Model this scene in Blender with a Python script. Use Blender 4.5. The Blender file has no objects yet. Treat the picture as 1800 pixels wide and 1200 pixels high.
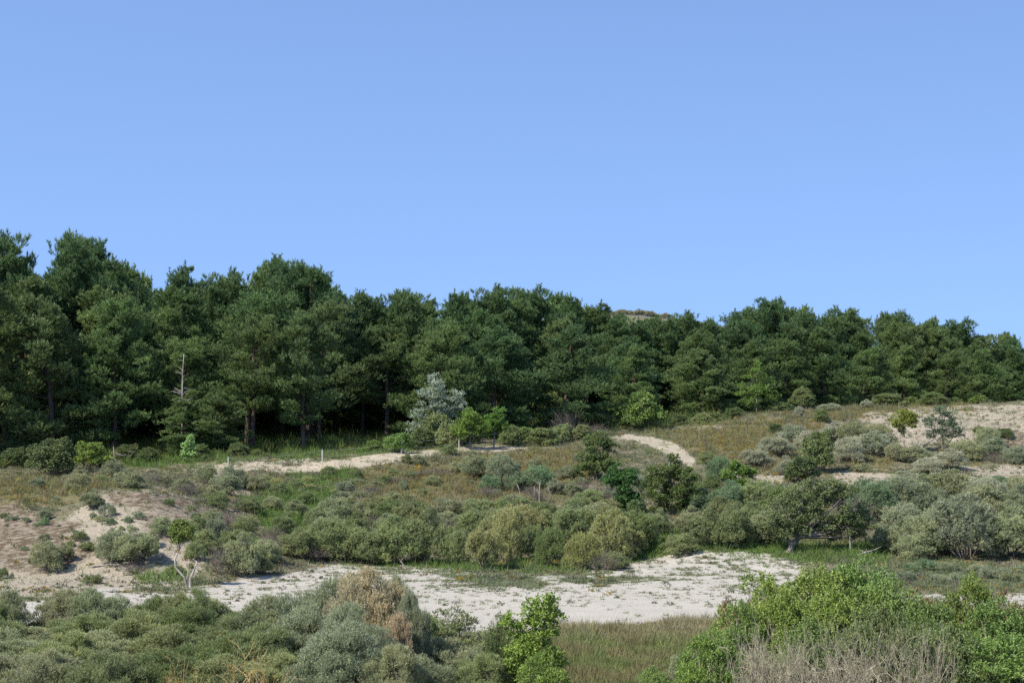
import bpy, math, random
import numpy as np
from mathutils import Vector

SC = bpy.context.scene
COL = SC.collection
rng = np.random.default_rng(7)
random.seed(7)

# ------------------------------------------------------------------ camera, sky, sun, exposure
CZ = 6.7            # eye height above the valley floor (m)
HY = 700.0          # row of the eye-level line in the 1800 x 1200 photograph
F = 3600.0          # focal length in photograph pixels (72 mm on 36 mm)
cam = bpy.data.objects.new('camera', bpy.data.cameras.new('camera'))
COL.objects.link(cam); SC.camera = cam
cam.data.sensor_width = 36; cam.data.lens = 72
cam.data.clip_start = 0.5; cam.data.clip_end = 8000
cam.location = (0, 0, CZ)
cam.rotation_euler = (math.radians(90) + math.atan((HY-600)/F), 0, 0)

SUN_EL = math.radians(47)
SUN_AZ = math.radians(-124)        # measured from +Y towards +X: the sun is at the left, a little behind the camera
sdir = Vector((math.sin(SUN_AZ)*math.cos(SUN_EL), math.cos(SUN_AZ)*math.cos(SUN_EL), math.sin(SUN_EL)))
sl = bpy.data.lights.new('sun', 'SUN'); sl.energy = 5.0; sl.angle = math.radians(0.5); sl.color = (1.0, 0.95, 0.87)
so = bpy.data.objects.new('sun', sl); COL.objects.link(so)
so.rotation_euler = sdir.to_track_quat('Z', 'Y').to_euler(); so.location = (-60, -20, 80)

W = bpy.data.worlds.new('World'); SC.world = W; W.use_nodes = True
nt = W.node_tree; nt.nodes.clear()
sky = nt.nodes.new('ShaderNodeTexSky'); sky.sky_type = 'NISHITA'; sky.sun_disc = False
sky.sun_elevation = SUN_EL; sky.sun_rotation = SUN_AZ
sky.altitude = 0; sky.air_density = 1.0; sky.dust_density = 0.3; sky.ozone_density = 3.0
bg = nt.nodes.new('ShaderNodeBackground'); bg.inputs[1].default_value = 0.15
out = nt.nodes.new('ShaderNodeOutputWorld')
gm = nt.nodes.new('ShaderNodeMix'); gm.data_type = 'RGBA'; gm.blend_type = 'MULTIPLY'; gm.inputs[0].default_value = 1
gm.inputs[7].default_value = (1.18, 1.19, 1.26, 1)
tcw = nt.nodes.new('ShaderNodeTexCoord'); add = nt.nodes.new('ShaderNodeVectorMath'); add.operation = 'ADD'; add.inputs[1].default_value = (0, 0, 0.30)
nt.links.new(tcw.outputs['Generated'], add.inputs[0]); nt.links.new(add.outputs[0], sky.inputs[0])
nt.links.new(sky.outputs[0], gm.inputs[6]); nt.links.new(gm.outputs[2], bg.inputs[0]); nt.links.new(bg.outputs[0], out.inputs[0])
SC.view_settings.view_transform = 'Standard'; SC.view_settings.look = 'None'
SC.view_settings.exposure = 0.5; SC.view_settings.gamma = 1.0
SC.cycles.max_bounces = 6; SC.cycles.diffuse_bounces = 3; SC.cycles.transmission_bounces = 3
SC.cycles.use_denoising = False

# ------------------------------------------------------------------ helpers
def smooth(a, b, x):
    t = np.clip((x-a)/(b-a), 0, 1); return t*t*(3-2*t)

def vnoise(x, y, seed=0):
    xi = np.floor(x).astype(np.int64); yi = np.floor(y).astype(np.int64)
    fx = x-xi; fy = y-yi; fx = fx*fx*(3-2*fx); fy = fy*fy*(3-2*fy)
    def h(a, b):
        n = (a*374761393 + b*668265263 + seed*974634777) & 0xffffffff
        n = ((n ^ (n >> 13))*1274126177) & 0xffffffff
        return ((n ^ (n >> 16)) & 0xffff)/65535.0
    return (h(xi, yi)*(1-fx)+h(xi+1, yi)*fx)*(1-fy) + (h(xi, yi+1)*(1-fx)+h(xi+1, yi+1)*fx)*fy

def fbm(x, y, seed=0, octs=4):
    s = 0; a = 0.5; t = 0
    for k in range(octs):
        s = s + a*vnoise(x*2**k, y*2**k, seed+k); t += a; a *= 0.5
    return s/t

def mesh_from(name, V, T, tone=None, color=None, mat=None, smooth_shade=False):
    me = bpy.data.meshes.new(name)
    V = np.asarray(V, np.float32); T = np.asarray(T, np.int32)
    me.vertices.add(len(V)); me.vertices.foreach_set('co', V.ravel())
    me.loops.add(len(T)*3); me.loops.foreach_set('vertex_index', T.ravel())
    me.polygons.add(len(T)); me.polygons.foreach_set('loop_start', np.arange(0, len(T)*3, 3, dtype=np.int32))
    me.polygons.foreach_set('loop_total', np.full(len(T), 3, np.int32))
    if smooth_shade: me.polygons.foreach_set('use_smooth', np.ones(len(T), bool))
    if tone is not None:
        a = me.attributes.new('tone', 'FLOAT', 'POINT'); a.data.foreach_set('value', np.asarray(tone, np.float32))
    if color is not None:
        a = me.attributes.new('tint', 'FLOAT_COLOR', 'POINT')
        c = np.ones((len(V), 4), np.float32); c[:, :3] = color; a.data.foreach_set('color', c.ravel())
    me.update(); me.validate()
    if mat: me.materials.append(mat)
    return me

class MB:
    def __init__(s): s.V = []; s.T = []; s.A = []; s.n = 0
    def add(s, V, T, A):
        s.V.append(V); s.T.append(T+s.n); s.A.append(A); s.n += len(V)
    def arrays(s):
        return np.concatenate(s.V), np.concatenate(s.T), np.concatenate(s.A)
    def tube(s, pts, rad, sides=5, tone=0.5, cap=True):
        pts = np.asarray(pts, float); k = len(pts)
        d = np.gradient(pts, axis=0); d /= np.linalg.norm(d, axis=1, keepdims=True)+1e-9
        up = np.array([0, 0, 1.0]) if abs(d[0][2]) < 0.9 else np.array([1.0, 0, 0])
        a = np.cross(d, up); a /= np.linalg.norm(a, axis=1, keepdims=True)+1e-9
        b = np.cross(d, a)
        th = np.arange(sides)*2*math.pi/sides
        ring = a[:, None, :]*np.cos(th)[None, :, None] + b[:, None, :]*np.sin(th)[None, :, None]
        V = (pts[:, None, :] + ring*np.asarray(rad, float).reshape(-1, 1, 1)).reshape(-1, 3)
        T = []
        for i in range(k-1):
            for j in range(sides):
                p = i*sides+j; q = i*sides+(j+1) % sides
                T.append((p, q, q+sides)); T.append((p, q+sides, p+sides))
        if cap:
            for j in range(1, sides-1): T.append(((k-1)*sides, (k-1)*sides+j, (k-1)*sides+j+1))
        s.add(V, np.array(T), np.full(len(V), tone))
    def mesh(s, name, mat, smooth_shade=False):
        V, T, A = s.arrays(); return mesh_from(name, V, T, tone=A, mat=mat, smooth_shade=smooth_shade)

def rdirs(n):
    v = rng.normal(size=(n, 3)); return v/np.linalg.norm(v, axis=1, keepdims=True)

def nrm(v): return v/(np.linalg.norm(v, axis=1, keepdims=True)+1e-9)

def blades(mb, P, D, n, length, width, spread, tone, run=0.0, diamond=False, up=0.0):
    """n thin leaves leaving each shoot P along D; tone is one value per shoot"""
    k = len(P)
    P = np.repeat(P, n, 0); D = np.repeat(D, n, 0); tn = np.repeat(tone, n)
    P = P + D*(rng.random((k*n, 1))*run)
    d = nrm(D + rng.normal(size=(k*n, 3))*spread + np.array([0, 0, up]))
    s = nrm(np.cross(d, D*0.7+np.array([0, 0, 0.45])+rdirs(k*n)*0.75))
    L = length*rng.uniform(0.7, 1.25, (k*n, 1)); Wd = width*rng.uniform(0.7, 1.3, (k*n, 1))
    tn = tn + rng.normal(size=k*n)*0.10
    if diamond:
        nn = np.cross(d, s)
        V = np.stack([P, P+d*L*0.5+s*Wd*0.5+nn*L*0.08, P+d*L, P+d*L*0.5-s*Wd*0.5+nn*L*0.08], 1).reshape(-1, 3)
        b = np.arange(k*n)*4
        T = np.concatenate([np.stack([b, b+1, b+2], 1), np.stack([b, b+2, b+3], 1)])
        A = np.repeat(tn, 4)
    else:
        V = np.stack([P-s*Wd*0.5, P+s*Wd*0.5, P+d*L], 1).reshape(-1, 3)
        b = np.arange(k*n)*3
        T = np.stack([b, b+1, b+2], 1); A = np.repeat(tn, 3)
    mb.add(V, T, A)

def link(name, data, parent=None, loc=(0, 0, 0), rz=0.0, sc=(1, 1, 1), color=None):
    o = bpy.data.objects.new(name, data); COL.objects.link(o)
    o.location = loc; o.rotation_euler = (0, 0, rz); o.scale = sc
    if parent: o.parent = parent
    if color is not None: o.color = (*color, 1)
    return o

def tag(o, label=None, cat=None, group=None, kind=None):
    if label: o['label'] = label
    if cat: o['category'] = cat
    if group: o['group'] = group
    if kind: o['kind'] = kind
    return o

# ------------------------------------------------------------------ node materials
def N(nt, t, **kw):
    n = nt.nodes.new(t)
    for k, v in kw.items(): setattr(n, k, v)
    return n

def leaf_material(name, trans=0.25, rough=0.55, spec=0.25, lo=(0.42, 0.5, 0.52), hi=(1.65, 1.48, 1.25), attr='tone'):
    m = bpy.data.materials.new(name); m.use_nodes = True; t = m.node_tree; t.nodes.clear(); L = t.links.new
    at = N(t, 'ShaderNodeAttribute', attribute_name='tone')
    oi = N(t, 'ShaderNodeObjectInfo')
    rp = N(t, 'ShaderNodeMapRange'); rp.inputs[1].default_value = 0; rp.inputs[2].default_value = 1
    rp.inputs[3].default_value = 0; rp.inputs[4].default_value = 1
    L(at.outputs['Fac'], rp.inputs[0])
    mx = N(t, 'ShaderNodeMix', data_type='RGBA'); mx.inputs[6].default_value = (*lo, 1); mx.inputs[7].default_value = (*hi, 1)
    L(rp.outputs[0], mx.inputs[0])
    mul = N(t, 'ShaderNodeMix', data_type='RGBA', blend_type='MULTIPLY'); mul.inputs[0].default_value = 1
    L(mx.outputs[2], mul.inputs[6]); L(oi.outputs['Color'], mul.inputs[7])
    hs = N(t, 'ShaderNodeHueSaturation')
    mr = N(t, 'ShaderNodeMapRange'); mr.inputs[3].default_value = 0.492; mr.inputs[4].default_value = 0.508
    L(oi.outputs['Random'], mr.inputs[0]); L(mr.outputs[0], hs.inputs['Hue']); L(mul.outputs[2], hs.inputs['Color'])
    p = N(t, 'ShaderNodeBsdfPrincipled'); p.inputs['Roughness'].default_value = rough; p.inputs['Specular IOR Level'].default_value = spec
    L(hs.outputs[0], p.inputs['Base Color'])
    tr = N(t, 'ShaderNodeBsdfTranslucent'); L(hs.outputs[0], tr.inputs[0])
    ms = N(t, 'ShaderNodeMixShader'); ms.inputs[0].default_value = trans
    L(p.outputs[0], ms.inputs[1]); L(tr.outputs[0], ms.inputs[2])
    o = N(t, 'ShaderNodeOutputMaterial'); L(ms.outputs[0], o.inputs[0])
    return m

def bark_material(name, c1, c2, scale=6):
    m = bpy.data.materials.new(name); m.use_nodes = True; t = m.node_tree; L = t.links.new
    p = t.nodes['Principled BSDF']; p.inputs['Roughness'].default_value = 0.85; p.inputs['Specular IOR Level'].default_value = 0.1
    tc = N(t, 'ShaderNodeTexCoord'); mp = N(t, 'ShaderNodeMapping'); mp.inputs['Scale'].default_value = (scale, scale, scale*0.25)
    nz = N(t, 'ShaderNodeTexNoise'); nz.inputs['Scale'].default_value = 1.5; nz.inputs['Detail'].default_value = 6
    L(tc.outputs['Object'], mp.inputs[0]); L(mp.outputs[0], nz.inputs[0])
    mx = N(t, 'ShaderNodeMix', data_type='RGBA'); mx.inputs[6].default_value = (*c1, 1); mx.inputs[7].default_value = (*c2, 1)
    cr = N(t, 'ShaderNodeMapRange'); cr.inputs[1].default_value = 0.35; cr.inputs[2].default_value = 0.65
    L(nz.outputs[0], cr.inputs[0]); L(cr.outputs[0], mx.inputs[0]); L(mx.outputs[2], p.inputs['Base Color'])
    bp = N(t, 'ShaderNodeBump'); bp.inputs['Strength'].default_value = 0.6; bp.inputs['Distance'].default_value = 0.03
    L(nz.outputs[0], bp.inputs['Height']); L(bp.outputs[0], p.inputs['Normal'])
    return m

def tint_material(name, trans=0.2):
    m = bpy.data.materials.new(name); m.use_nodes = True; t = m.node_tree; t.nodes.clear(); L = t.links.new
    at = N(t, 'ShaderNodeAttribute', attribute_name='tint')
    p = N(t, 'ShaderNodeBsdfDiffuse'); L(at.outputs['Color'], p.inputs[0])
    tr = N(t, 'ShaderNodeBsdfTranslucent'); L(at.outputs['Color'], tr.inputs[0])
    ms = N(t, 'ShaderNodeMixShader'); ms.inputs[0].default_value = trans
    L(p.outputs[0], ms.inputs[1]); L(tr.outputs[0], ms.inputs[2])
    o = N(t, 'ShaderNodeOutputMaterial'); L(ms.outputs[0], o.inputs[0])
    return m

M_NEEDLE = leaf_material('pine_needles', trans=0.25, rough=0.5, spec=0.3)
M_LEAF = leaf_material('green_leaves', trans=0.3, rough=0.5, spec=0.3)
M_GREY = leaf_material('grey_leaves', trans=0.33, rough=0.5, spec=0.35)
M_BARK = bark_material('pine_bark', (0.055, 0.042, 0.034), (0.16, 0.12, 0.095))
M_TWIG = bark_material('grey_twigs', (0.11, 0.09, 0.075), (0.26, 0.23, 0.19))
M_PALE = bark_material('bleached_wood', (0.20, 0.175, 0.14), (0.46, 0.42, 0.36))
M_STRAW = bark_material('dry_twigs', (0.23, 0.205, 0.135), (0.47, 0.43, 0.31))
M_LICHEN = bark_material('lichen_twigs', (0.50, 0.33, 0.09), (0.42, 0.36, 0.22))
M_POST = bark_material('weathered_post', (0.36, 0.35, 0.34), (0.55, 0.54, 0.52))
M_GRASS = tint_material('grass_blades', 0.25)

# ------------------------------------------------------------------ terrain: one height field
def z_of(D, py): return CZ + (HY-py)*D/F
PROF = [  # column, [(distance, row seen there)] from the foot of the slope backwards
 (-500, [(89,868),(98,850),(106,832),(113,815)]),
 (0,   [(80,955),(89,868),(98,850),(106,832),(113,813)]),
 (130, [(80,945),(89,860),(97,848),(106,830),(113,810)]),
 (250, [(79,950),(87,857),(96,852),(104,832),(112,806)]),
 (350, [(79,965),(87,878),(95,862),(104,828),(108,812),(113,803)]),
 (430, [(80,985),(88,912),(96,868),(104,828),(108,808),(113,800)]),
 (600, [(84,984),(92,918),(100,856),(106,815),(109,801),(115,795)]),
 (760, [(84,984),(92,912),(100,855),(108,803),(111,791),(117,787)]),
 (900, [(84,984),(93,908),(104,840),(114,786),(120,774)]),
 (1050,[(84,982),(94,900),(106,828),(114,786),(121,766),(128,752)]),
 (1200,[(84,975),(95,892),(112,802),(122,767),(132,749),(138,745)]),
 (1350,[(83,978),(95,896),(106,845),(120,776),(136,724),(140,720)]),
 (1500,[(84,978),(95,905),(106,850),(122,777),(140,714),(144,712)]),
 (1650,[(85,983),(97,900),(108,842),(124,768),(142,710)]),
 (1800,[(86,982),(98,896),(110,832),(126,768),(143,705)]),
 (2400,[(86,982),(98,896),(110,832),(126,768),(143,700)]),
]
DG = np.arange(0, 260.5, 0.5); UG = np.arange(-600, 2500, 20.0)
def _col(px, pts):
    ds = [0, 12, 24, 40, 76]; zs = [5.0, 4.9, 2.2, 0, 0]
    if px >= 500 or px < 0: ds[-1] = 80
    for d, y in pts: ds.append(d); zs.append(z_of(d, y))
    last = zs[-1]
    if px >= 1350: ds += [ds[-1]+7, ds[-1]+30, 260]; zs += [last-1.0, last-1.6, last-1.0]
    else: ds += [ds[-1]+12, ds[-1]+50, 260]; zs += [last+0.25, last+0.9, last+1.6]
    return np.interp(DG, ds, zs)
_cols = np.array([_col(p, q) for p, q in PROF]); _px = np.array([p for p, q in PROF], float)
ZT = np.stack([np.interp(UG, _px, _cols[:, j]) for j in range(len(DG))], 1)
def _blur(A, ax, s):
    k = np.exp(-0.5*(np.arange(-4*s, 4*s+1)/s)**2); k /= k.sum(); r = 4*s
    pad = [(0, 0), (0, 0)]; pad[ax] = (r, r)
    return np.apply_along_axis(lambda v: np.convolve(v, k, 'valid'), ax, np.pad(A, pad, mode='edge'))
ZT = _blur(_blur(ZT, 1, 2), 0, 2)

def height(x, y):
    x = np.asarray(x, float); y = np.asarray(y, float)
    ys = np.clip(y, 1, 250)
    px = np.clip(900 + F*x/np.maximum(ys, 1), UG[0], UG[-1]-1e-3)
    # near the eye the columns all agree, so the lookup is harmless there
    fu = (px-UG[0])/20.0; fd = ys/0.5
    i = np.clip(fu.astype(int), 0, len(UG)-2); j = np.clip(fd.astype(int), 0, len(DG)-2)
    a = fu-i; b = fd-j
    z = (ZT[i, j]*(1-a)+ZT[i+1, j]*a)*(1-b) + (ZT[i, j+1]*(1-a)+ZT[i+1, j+1]*a)*b
    rough = smooth(74, 90, y)
    z = z + (fbm(x*0.35, y*0.35, 3)-0.5)*(0.12+0.42*rough) + (fbm(x*1.3, y*1.3, 9)-0.5)*(0.05+0.20*rough)
    far = smooth(200, 260, y)
    z = z + 12.4*np.exp(-((x-12)/60)**2)*smooth(215, 300, y)
    return z

def ground(px, py, lo=60.0, hi=170.0):
    """the point of the ground seen at that place of the photograph"""
    d = np.arange(lo, hi, 0.25); x = (px-900)/F*d
    z = height(x, d); ray = CZ + (HY-py)/F*d
    k = np.argmax(z >= ray)
    if z[k] < ray[k]:
        k = np.argmax((z-ray))
    return np.array([x[k], d[k], z[k]])

def at(px, D):
    x = (px-900)/F*D
    return np.array([x, D, float(height(x, D))])

# masks: where each kind of cover lies on the land
def poly_sd(px, py, poly):
    P = np.array(poly, float); n = len(P)
    d = np.full(px.shape, 1e9); ins = np.zeros(px.shape, bool)
    for i in range(n):
        a = P[i]; b = P[(i+1) % n]; e = b-a
        wx = px-a[0]; wy = py-a[1]
        t = np.clip((wx*e[0]+wy*e[1])/(e@e), 0, 1)
        d = np.minimum(d, np.hypot(wx-e[0]*t, (wy-e[1]*t)))
        c = ((a[1] > py) != (b[1] > py)) & (px < (b[0]-a[0])*(py-a[1])/((b[1]-a[1])+1e-12)+a[0])
        ins ^= c
    return np.where(ins, d, -d)
R_WHITE = [[(-400,1035),(0,1075),(40,1052),(110,1052),(180,1034),(300,1042),(390,1028),(480,1006),(600,988),(700,992),(800,1000),(900,1008),(1000,1008),(1110,990),(1170,976),(1250,966),(1330,974),(1400,988),(1425,1012),(1340,1040),(1290,1072),(1250,1092),(1120,1100),(1000,1106),(850,1112),(600,1120),(300,1120),(-400,1130)],
           [(1560,1040),(1680,1046),(1750,1042),(2000,1050),(2200,1075),(1800,1064),(1700,1060),(1560,1052)]]
R_BEIGE = [[(330,818),(450,808),(540,806),(560,816),(440,822),(400,850),(440,868),(395,862),(380,835)],[(-200,905),(20,890),(60,905),(110,915),(150,880),(205,858),(262,858),(330,880),(370,915),(350,950),(365,985),(350,1010),(330,1030),(180,1040),(60,1050),(-200,1040)],
           [(1500,735),(1560,722),(1640,716),(1760,712),(2100,706),(2200,800),(1800,790),(1760,765),(1700,785),(1660,775),(1600,790),(1550,765)],
           [(1330,832),(1372,828),(1388,838),(1350,846),(1325,842)],
           [(1460,826),(1540,824),(1570,838),(1520,858),(1470,846)],
           [(1690,822),(1760,818),(1850,826),(1830,840),(1740,838)],
           [(395,858),(440,866),(455,885),(425,880)], [(1170,745),(1280,742),(1275,752),(1180,753)]]
R_PATH = [[(380,823),(400,822),(440,821),(520,819),(580,808),(660,797),(740,791),(800,786),(880,782),(930,786),(880,795),(800,795),(760,800),(700,811),(640,820),(560,830),(500,830),(440,827),(400,827)],
          [(1070,768),(1100,762),(1150,766),(1190,782),(1222,806),(1218,820),(1195,812),(1165,794),(1120,774)]]
R_MOSS = [[(20,925),(120,935),(170,965),(130,1000),(40,1005),(-100,990)],[(230,900),(340,905),(350,940),(290,945)],[(-200,885),(20,885),(100,900),(140,925),(110,960),(60,985),(-200,1000)],
          [(175,858),(280,860),(350,880),(380,900),(330,905),(260,895),(200,885)],
          [(330,898),(420,895),(480,945),(420,955),(380,925)],
          [(1420,742),(1500,735),(1540,760),(1490,775),(1430,765)], [(1720,762),(1850,758),(1850,800),(1760,792)]]
R_OCHRE = [[(-200,835),(190,838),(230,858),(140,880),(60,895),(-200,890)],
           [(1130,752),(1300,742),(1500,722),(1700,706),(1700,716),(1500,735),(1450,760),(1380,800),(1300,812),(1230,800),(1180,770)],
           [(600,830),(760,810),(900,795),(1050,785),(1080,800),(1000,880),(800,885),(650,880)],
           [(1300,800),(1400,800),(1400,832),(1320,840)], [(1450,808),(1580,808),(1560,826),(1450,826)]]
R_LUSH = [[(500,790),(640,782),(700,780),(690,796),(560,806),(480,812)],[(590,978),(700,982),(850,990),(1100,985),(1100,1000),(900,1008),(700,1000),(590,990)],
          [(1110,940),(1200,930),(1330,955),(1560,950),(1560,990),(1330,982),(1200,968),(1120,985)],
          [(180,790),(480,785),(520,800),(430,812),(340,820),(180,820)],
          [(620,765),(760,770),(800,785),(660,795)], [(430,880),(540,850),(600,850),(560,930),(470,935)],
          [(1050,738),(1200,742),(1260,738),(1180,750),(1060,752)], [(240,1010),(340,1005),(330,1022),(250,1022)], [(500,830),(600,822),(640,850),(540,860)]]
R_MEADOW = [[(980,1103),(1110,1098),(1260,1088),(1500,1090),(1500,1300),(700,1300),(800,1130)]]
R_MAT = [[(770,1006),(880,1012),(940,1016),(950,1028),(880,1032),(810,1022)], [(985,1013),(1110,1008),(1140,1019),(1060,1026),(1000,1022)],
         [(1480,985),(1600,1000),(1900,1000),(1900,1032),(1700,1030),(1560,1026),(1440,1012)]]
def front_line(px):   # distance at which the pine wood begins
    return np.interp(px, [-600,0,150,400,600,700,900,1000,1100,1200,1300,1400,1500,1650,1800,2400], [108,109,112,114,116,118,123,128,131,138,143,150,156,166,176,200])

def region(px, py, polys, soft=10.0, nz=None):
    m = np.full(px.shape, -1e9)
    for p in polys: m = np.maximum(m, poly_sd(px, py, p))
    if nz is not None: m = m + nz
    return smooth(-soft, soft, m)

def masks(x, y, z):
    yy = np.maximum(y, 5); px = 900+F*x/yy; py = HY+(CZ-z)*F/yy
    n1 = (fbm(x*0.8, y*0.8, 21)-0.5)*34; n2 = (fbm(x*2.2, y*2.2, 31)-0.5)*26
    vis = (y > 43) & (y < 170)
    def R(p, s=8, k=1.0): return np.where(vis, region(px, py, p, s, (n1+n2)*k), 0)
    m = dict(white=R(R_WHITE, 7, .6), beige=R(R_BEIGE, 8, .7), path=R(R_PATH, 4, .18), moss=R(R_MOSS, 14), ochre=R(R_OCHRE, 18),
             lush=R(R_LUSH, 8), meadow=R(R_MEADOW, 6, .5)*(y < 75), mat=R(R_MAT, 7, .8))
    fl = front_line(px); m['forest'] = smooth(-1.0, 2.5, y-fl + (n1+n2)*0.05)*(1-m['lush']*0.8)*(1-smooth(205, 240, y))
    m['white'] = m['white']*(1-m['mat']*0.75)*(1-m['meadow'])
    return m

# grid: fine where the photograph looks, growing coarser to the horizon
def axis(lo, hi, step, far, grow=1.18):
    a = list(np.arange(lo, hi+1e-6, step)); s = step; v = a[-1]; r = []
    while v < far: s *= grow; v += s; r.append(v)
    s = step; v = a[0]; l = []
    while v > -far: s *= grow; v -= s; l.append(v)
    return np.array(l[::-1]+a+r)
gx = axis(-44, 58, 0.30, 5000, 1.1); gy = axis(56, 150, 0.30, 5000, 1.02)
GX, GY = np.meshgrid(gx, gy)
GZ = height(GX, GY)
far_out = smooth(450, 1200, np.hypot(GX, GY))
GZ = GZ*(1-far_out) + (-2.0)*far_out
GZ = np.where(GY < 3, 5.0*(1-far_out)-2*far_out, GZ)
V = np.stack([GX.ravel(), GY.ravel(), GZ.ravel()], 1)
ny, nx = GX.shape
idx = np.arange(ny*nx).reshape(ny, nx)
q = np.stack([idx[:-1, :-1], idx[:-1, 1:], idx[1:, 1:], idx[1:, :-1]], -1).reshape(-1, 4)
T = np.concatenate([q[:, [0, 1, 2]], q[:, [0, 2, 3]]])
mk = masks(V[:, 0], V[:, 1], V[:, 2])

def ground_material():
    m = bpy.data.materials.new('dune_ground'); m.use_nodes = True; t = m.node_tree; L = t.links.new
    p = t.nodes['Principled BSDF']; p.inputs['Roughness'].default_value = 0.95; p.inputs['Specular IOR Level'].default_value = 0.05
    tc = N(t, 'ShaderNodeTexCoord')
    def noise(scale, det=5, off=0):
        mp = N(t, 'ShaderNodeMapping'); mp.inputs['Location'].default_value = (off, off*1.7, 0); L(tc.outputs['Object'], mp.inputs[0])
        n = N(t, 'ShaderNodeTexNoise'); n.inputs['Scale'].default_value = scale; n.inputs['Detail'].default_value = det; n.inputs['Roughness'].default_value = 0.6
        L(mp.outputs[0], n.inputs[0]); return n.outputs[0]
    def rng_(v, a, b):
        r = N(t, 'ShaderNodeMapRange', interpolation_type='SMOOTHSTEP'); r.inputs[1].default_value = a; r.inputs[2].default_value = b; L(v, r.inputs[0]); return r.outputs[0]
    def mix(f, a, b):
        n = N(t, 'ShaderNodeMix', data_type='RGBA')
        if isinstance(f, float): n.inputs[0].default_value = f
        else: L(f, n.inputs[0])
        for k, c in ((6, a), (7, b)):
            if isinstance(c, tuple): n.inputs[k].default_value = (*c, 1)
            else: L(c, n.inputs[k])
        return n.outputs[2]
    def math_(op, a, b):
        n = N(t, 'ShaderNodeMath', operation=op)
        for k, c in ((0, a), (1, b)):
            if isinstance(c, (int, float)): n.inputs[k].default_value = c
            else: L(c, n.inputs[k])
        return n.outputs[0]
    def attr(nm):
        a = N(t, 'ShaderNodeAttribute', attribute_name=nm); s = N(t, 'ShaderNodeSeparateColor'); L(a.outputs['Color'], s.inputs[0]); return s.outputs
    A = attr('cover_a'); B = attr('cover_b'); C = attr('cover_c')
    nA = noise(0.9, 6); nB = noise(3.2, 6, 5); nC = noise(11, 6, 9); nD = noise(34, 4, 3)
    def layer(base, mask, col, k=0.9, n=nC):
        v = math_('ADD', mask, math_('MULTIPLY', math_('SUBTRACT', n, 0.5), k))
        return mix(rng_(v, 0.40, 0.62), base, col)
    base = mix(rng_(nB, 0.40, 0.60), (0.225, 0.185, 0.13), (0.135, 0.145, 0.068))
    base = mix(rng_(nA, 0.45, 0.62), base, mix(rng_(nC, 0.42, 0.6), (0.09, 0.105, 0.045), (0.25, 0.20, 0.15)))
    base = mix(rng_(nC, 0.58, 0.68), base, (0.30, 0.245, 0.185))
    base = layer(base, B[1], mix(rng_(nC, 0.4, 0.6), (0.19, 0.15, 0.085), (0.135, 0.135, 0.06)), 1.0, nB)
    base = layer(base, B[2], mix(rng_(nC, 0.4, 0.6), (0.06, 0.10, 0.022), (0.11, 0.13, 0.045)), 0.8, nB)
    base = layer(base, A[1], mix(rng_(nC, 0.40, 0.64), (0.29, 0.245, 0.175), (0.44, 0.385, 0.29)), 1.7, nC)
    base = layer(base, B[0], mix(rng_(nB, 0.42, 0.6), (0.125, 0.095, 0.062), (0.27, 0.225, 0.165)), 2.6, nC)
    base = layer(base, A[0], mix(rng_(nC, 0.30, 0.70), (0.37, 0.34, 0.275), mix(rng_(nA, 0.4, 0.62), (0.445, 0.41, 0.345), (0.395, 0.36, 0.30))), 0.9, nC)
    base = layer(base, A[2], mix(rng_(nC, 0.35, 0.60), (0.30, 0.25, 0.175), (0.42, 0.365, 0.27)), 1.1, nC)
    base = layer(base, C[1], mix(rng_(nB, 0.35, 0.60), (0.22, 0.20, 0.09), (0.15, 0.19, 0.055)), 0.5, nB)
    base = layer(base, C[2], (0.12, 0.135, 0.065), 1.5, nC)
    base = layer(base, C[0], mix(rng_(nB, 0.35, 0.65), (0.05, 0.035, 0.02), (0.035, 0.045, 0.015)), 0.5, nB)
    L(base, p.inputs['Base Color'])
    hgt = math_('ADD', math_('ADD', nC, math_('MULTIPLY', nB, 1.2)), math_('MULTIPLY', nD, 0.5))
    bp = N(t, 'ShaderNodeBump'); bp.inputs['Strength'].default_value = 0.7
    L(math_('SUBTRACT', 0.11, math_('MULTIPLY', math_('MAXIMUM', A[0], A[2]), 0.07)), bp.inputs['Distance'])
    L(hgt, bp.inputs['Height']); L(bp.outputs[0], p.inputs['Normal'])
    return m
me = mesh_from('ground', V, T, mat=ground_material(), smooth_shade=True)
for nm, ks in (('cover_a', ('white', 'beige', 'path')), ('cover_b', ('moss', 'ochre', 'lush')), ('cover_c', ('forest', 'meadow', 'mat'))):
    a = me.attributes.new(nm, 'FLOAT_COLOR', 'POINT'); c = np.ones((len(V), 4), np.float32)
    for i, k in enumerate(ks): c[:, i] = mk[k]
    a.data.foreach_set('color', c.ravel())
gobj = link('ground', me); tag(gobj, 'sandy dune valley floor and slopes with moss, thin grass and bare pale sand', kind='structure')

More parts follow.
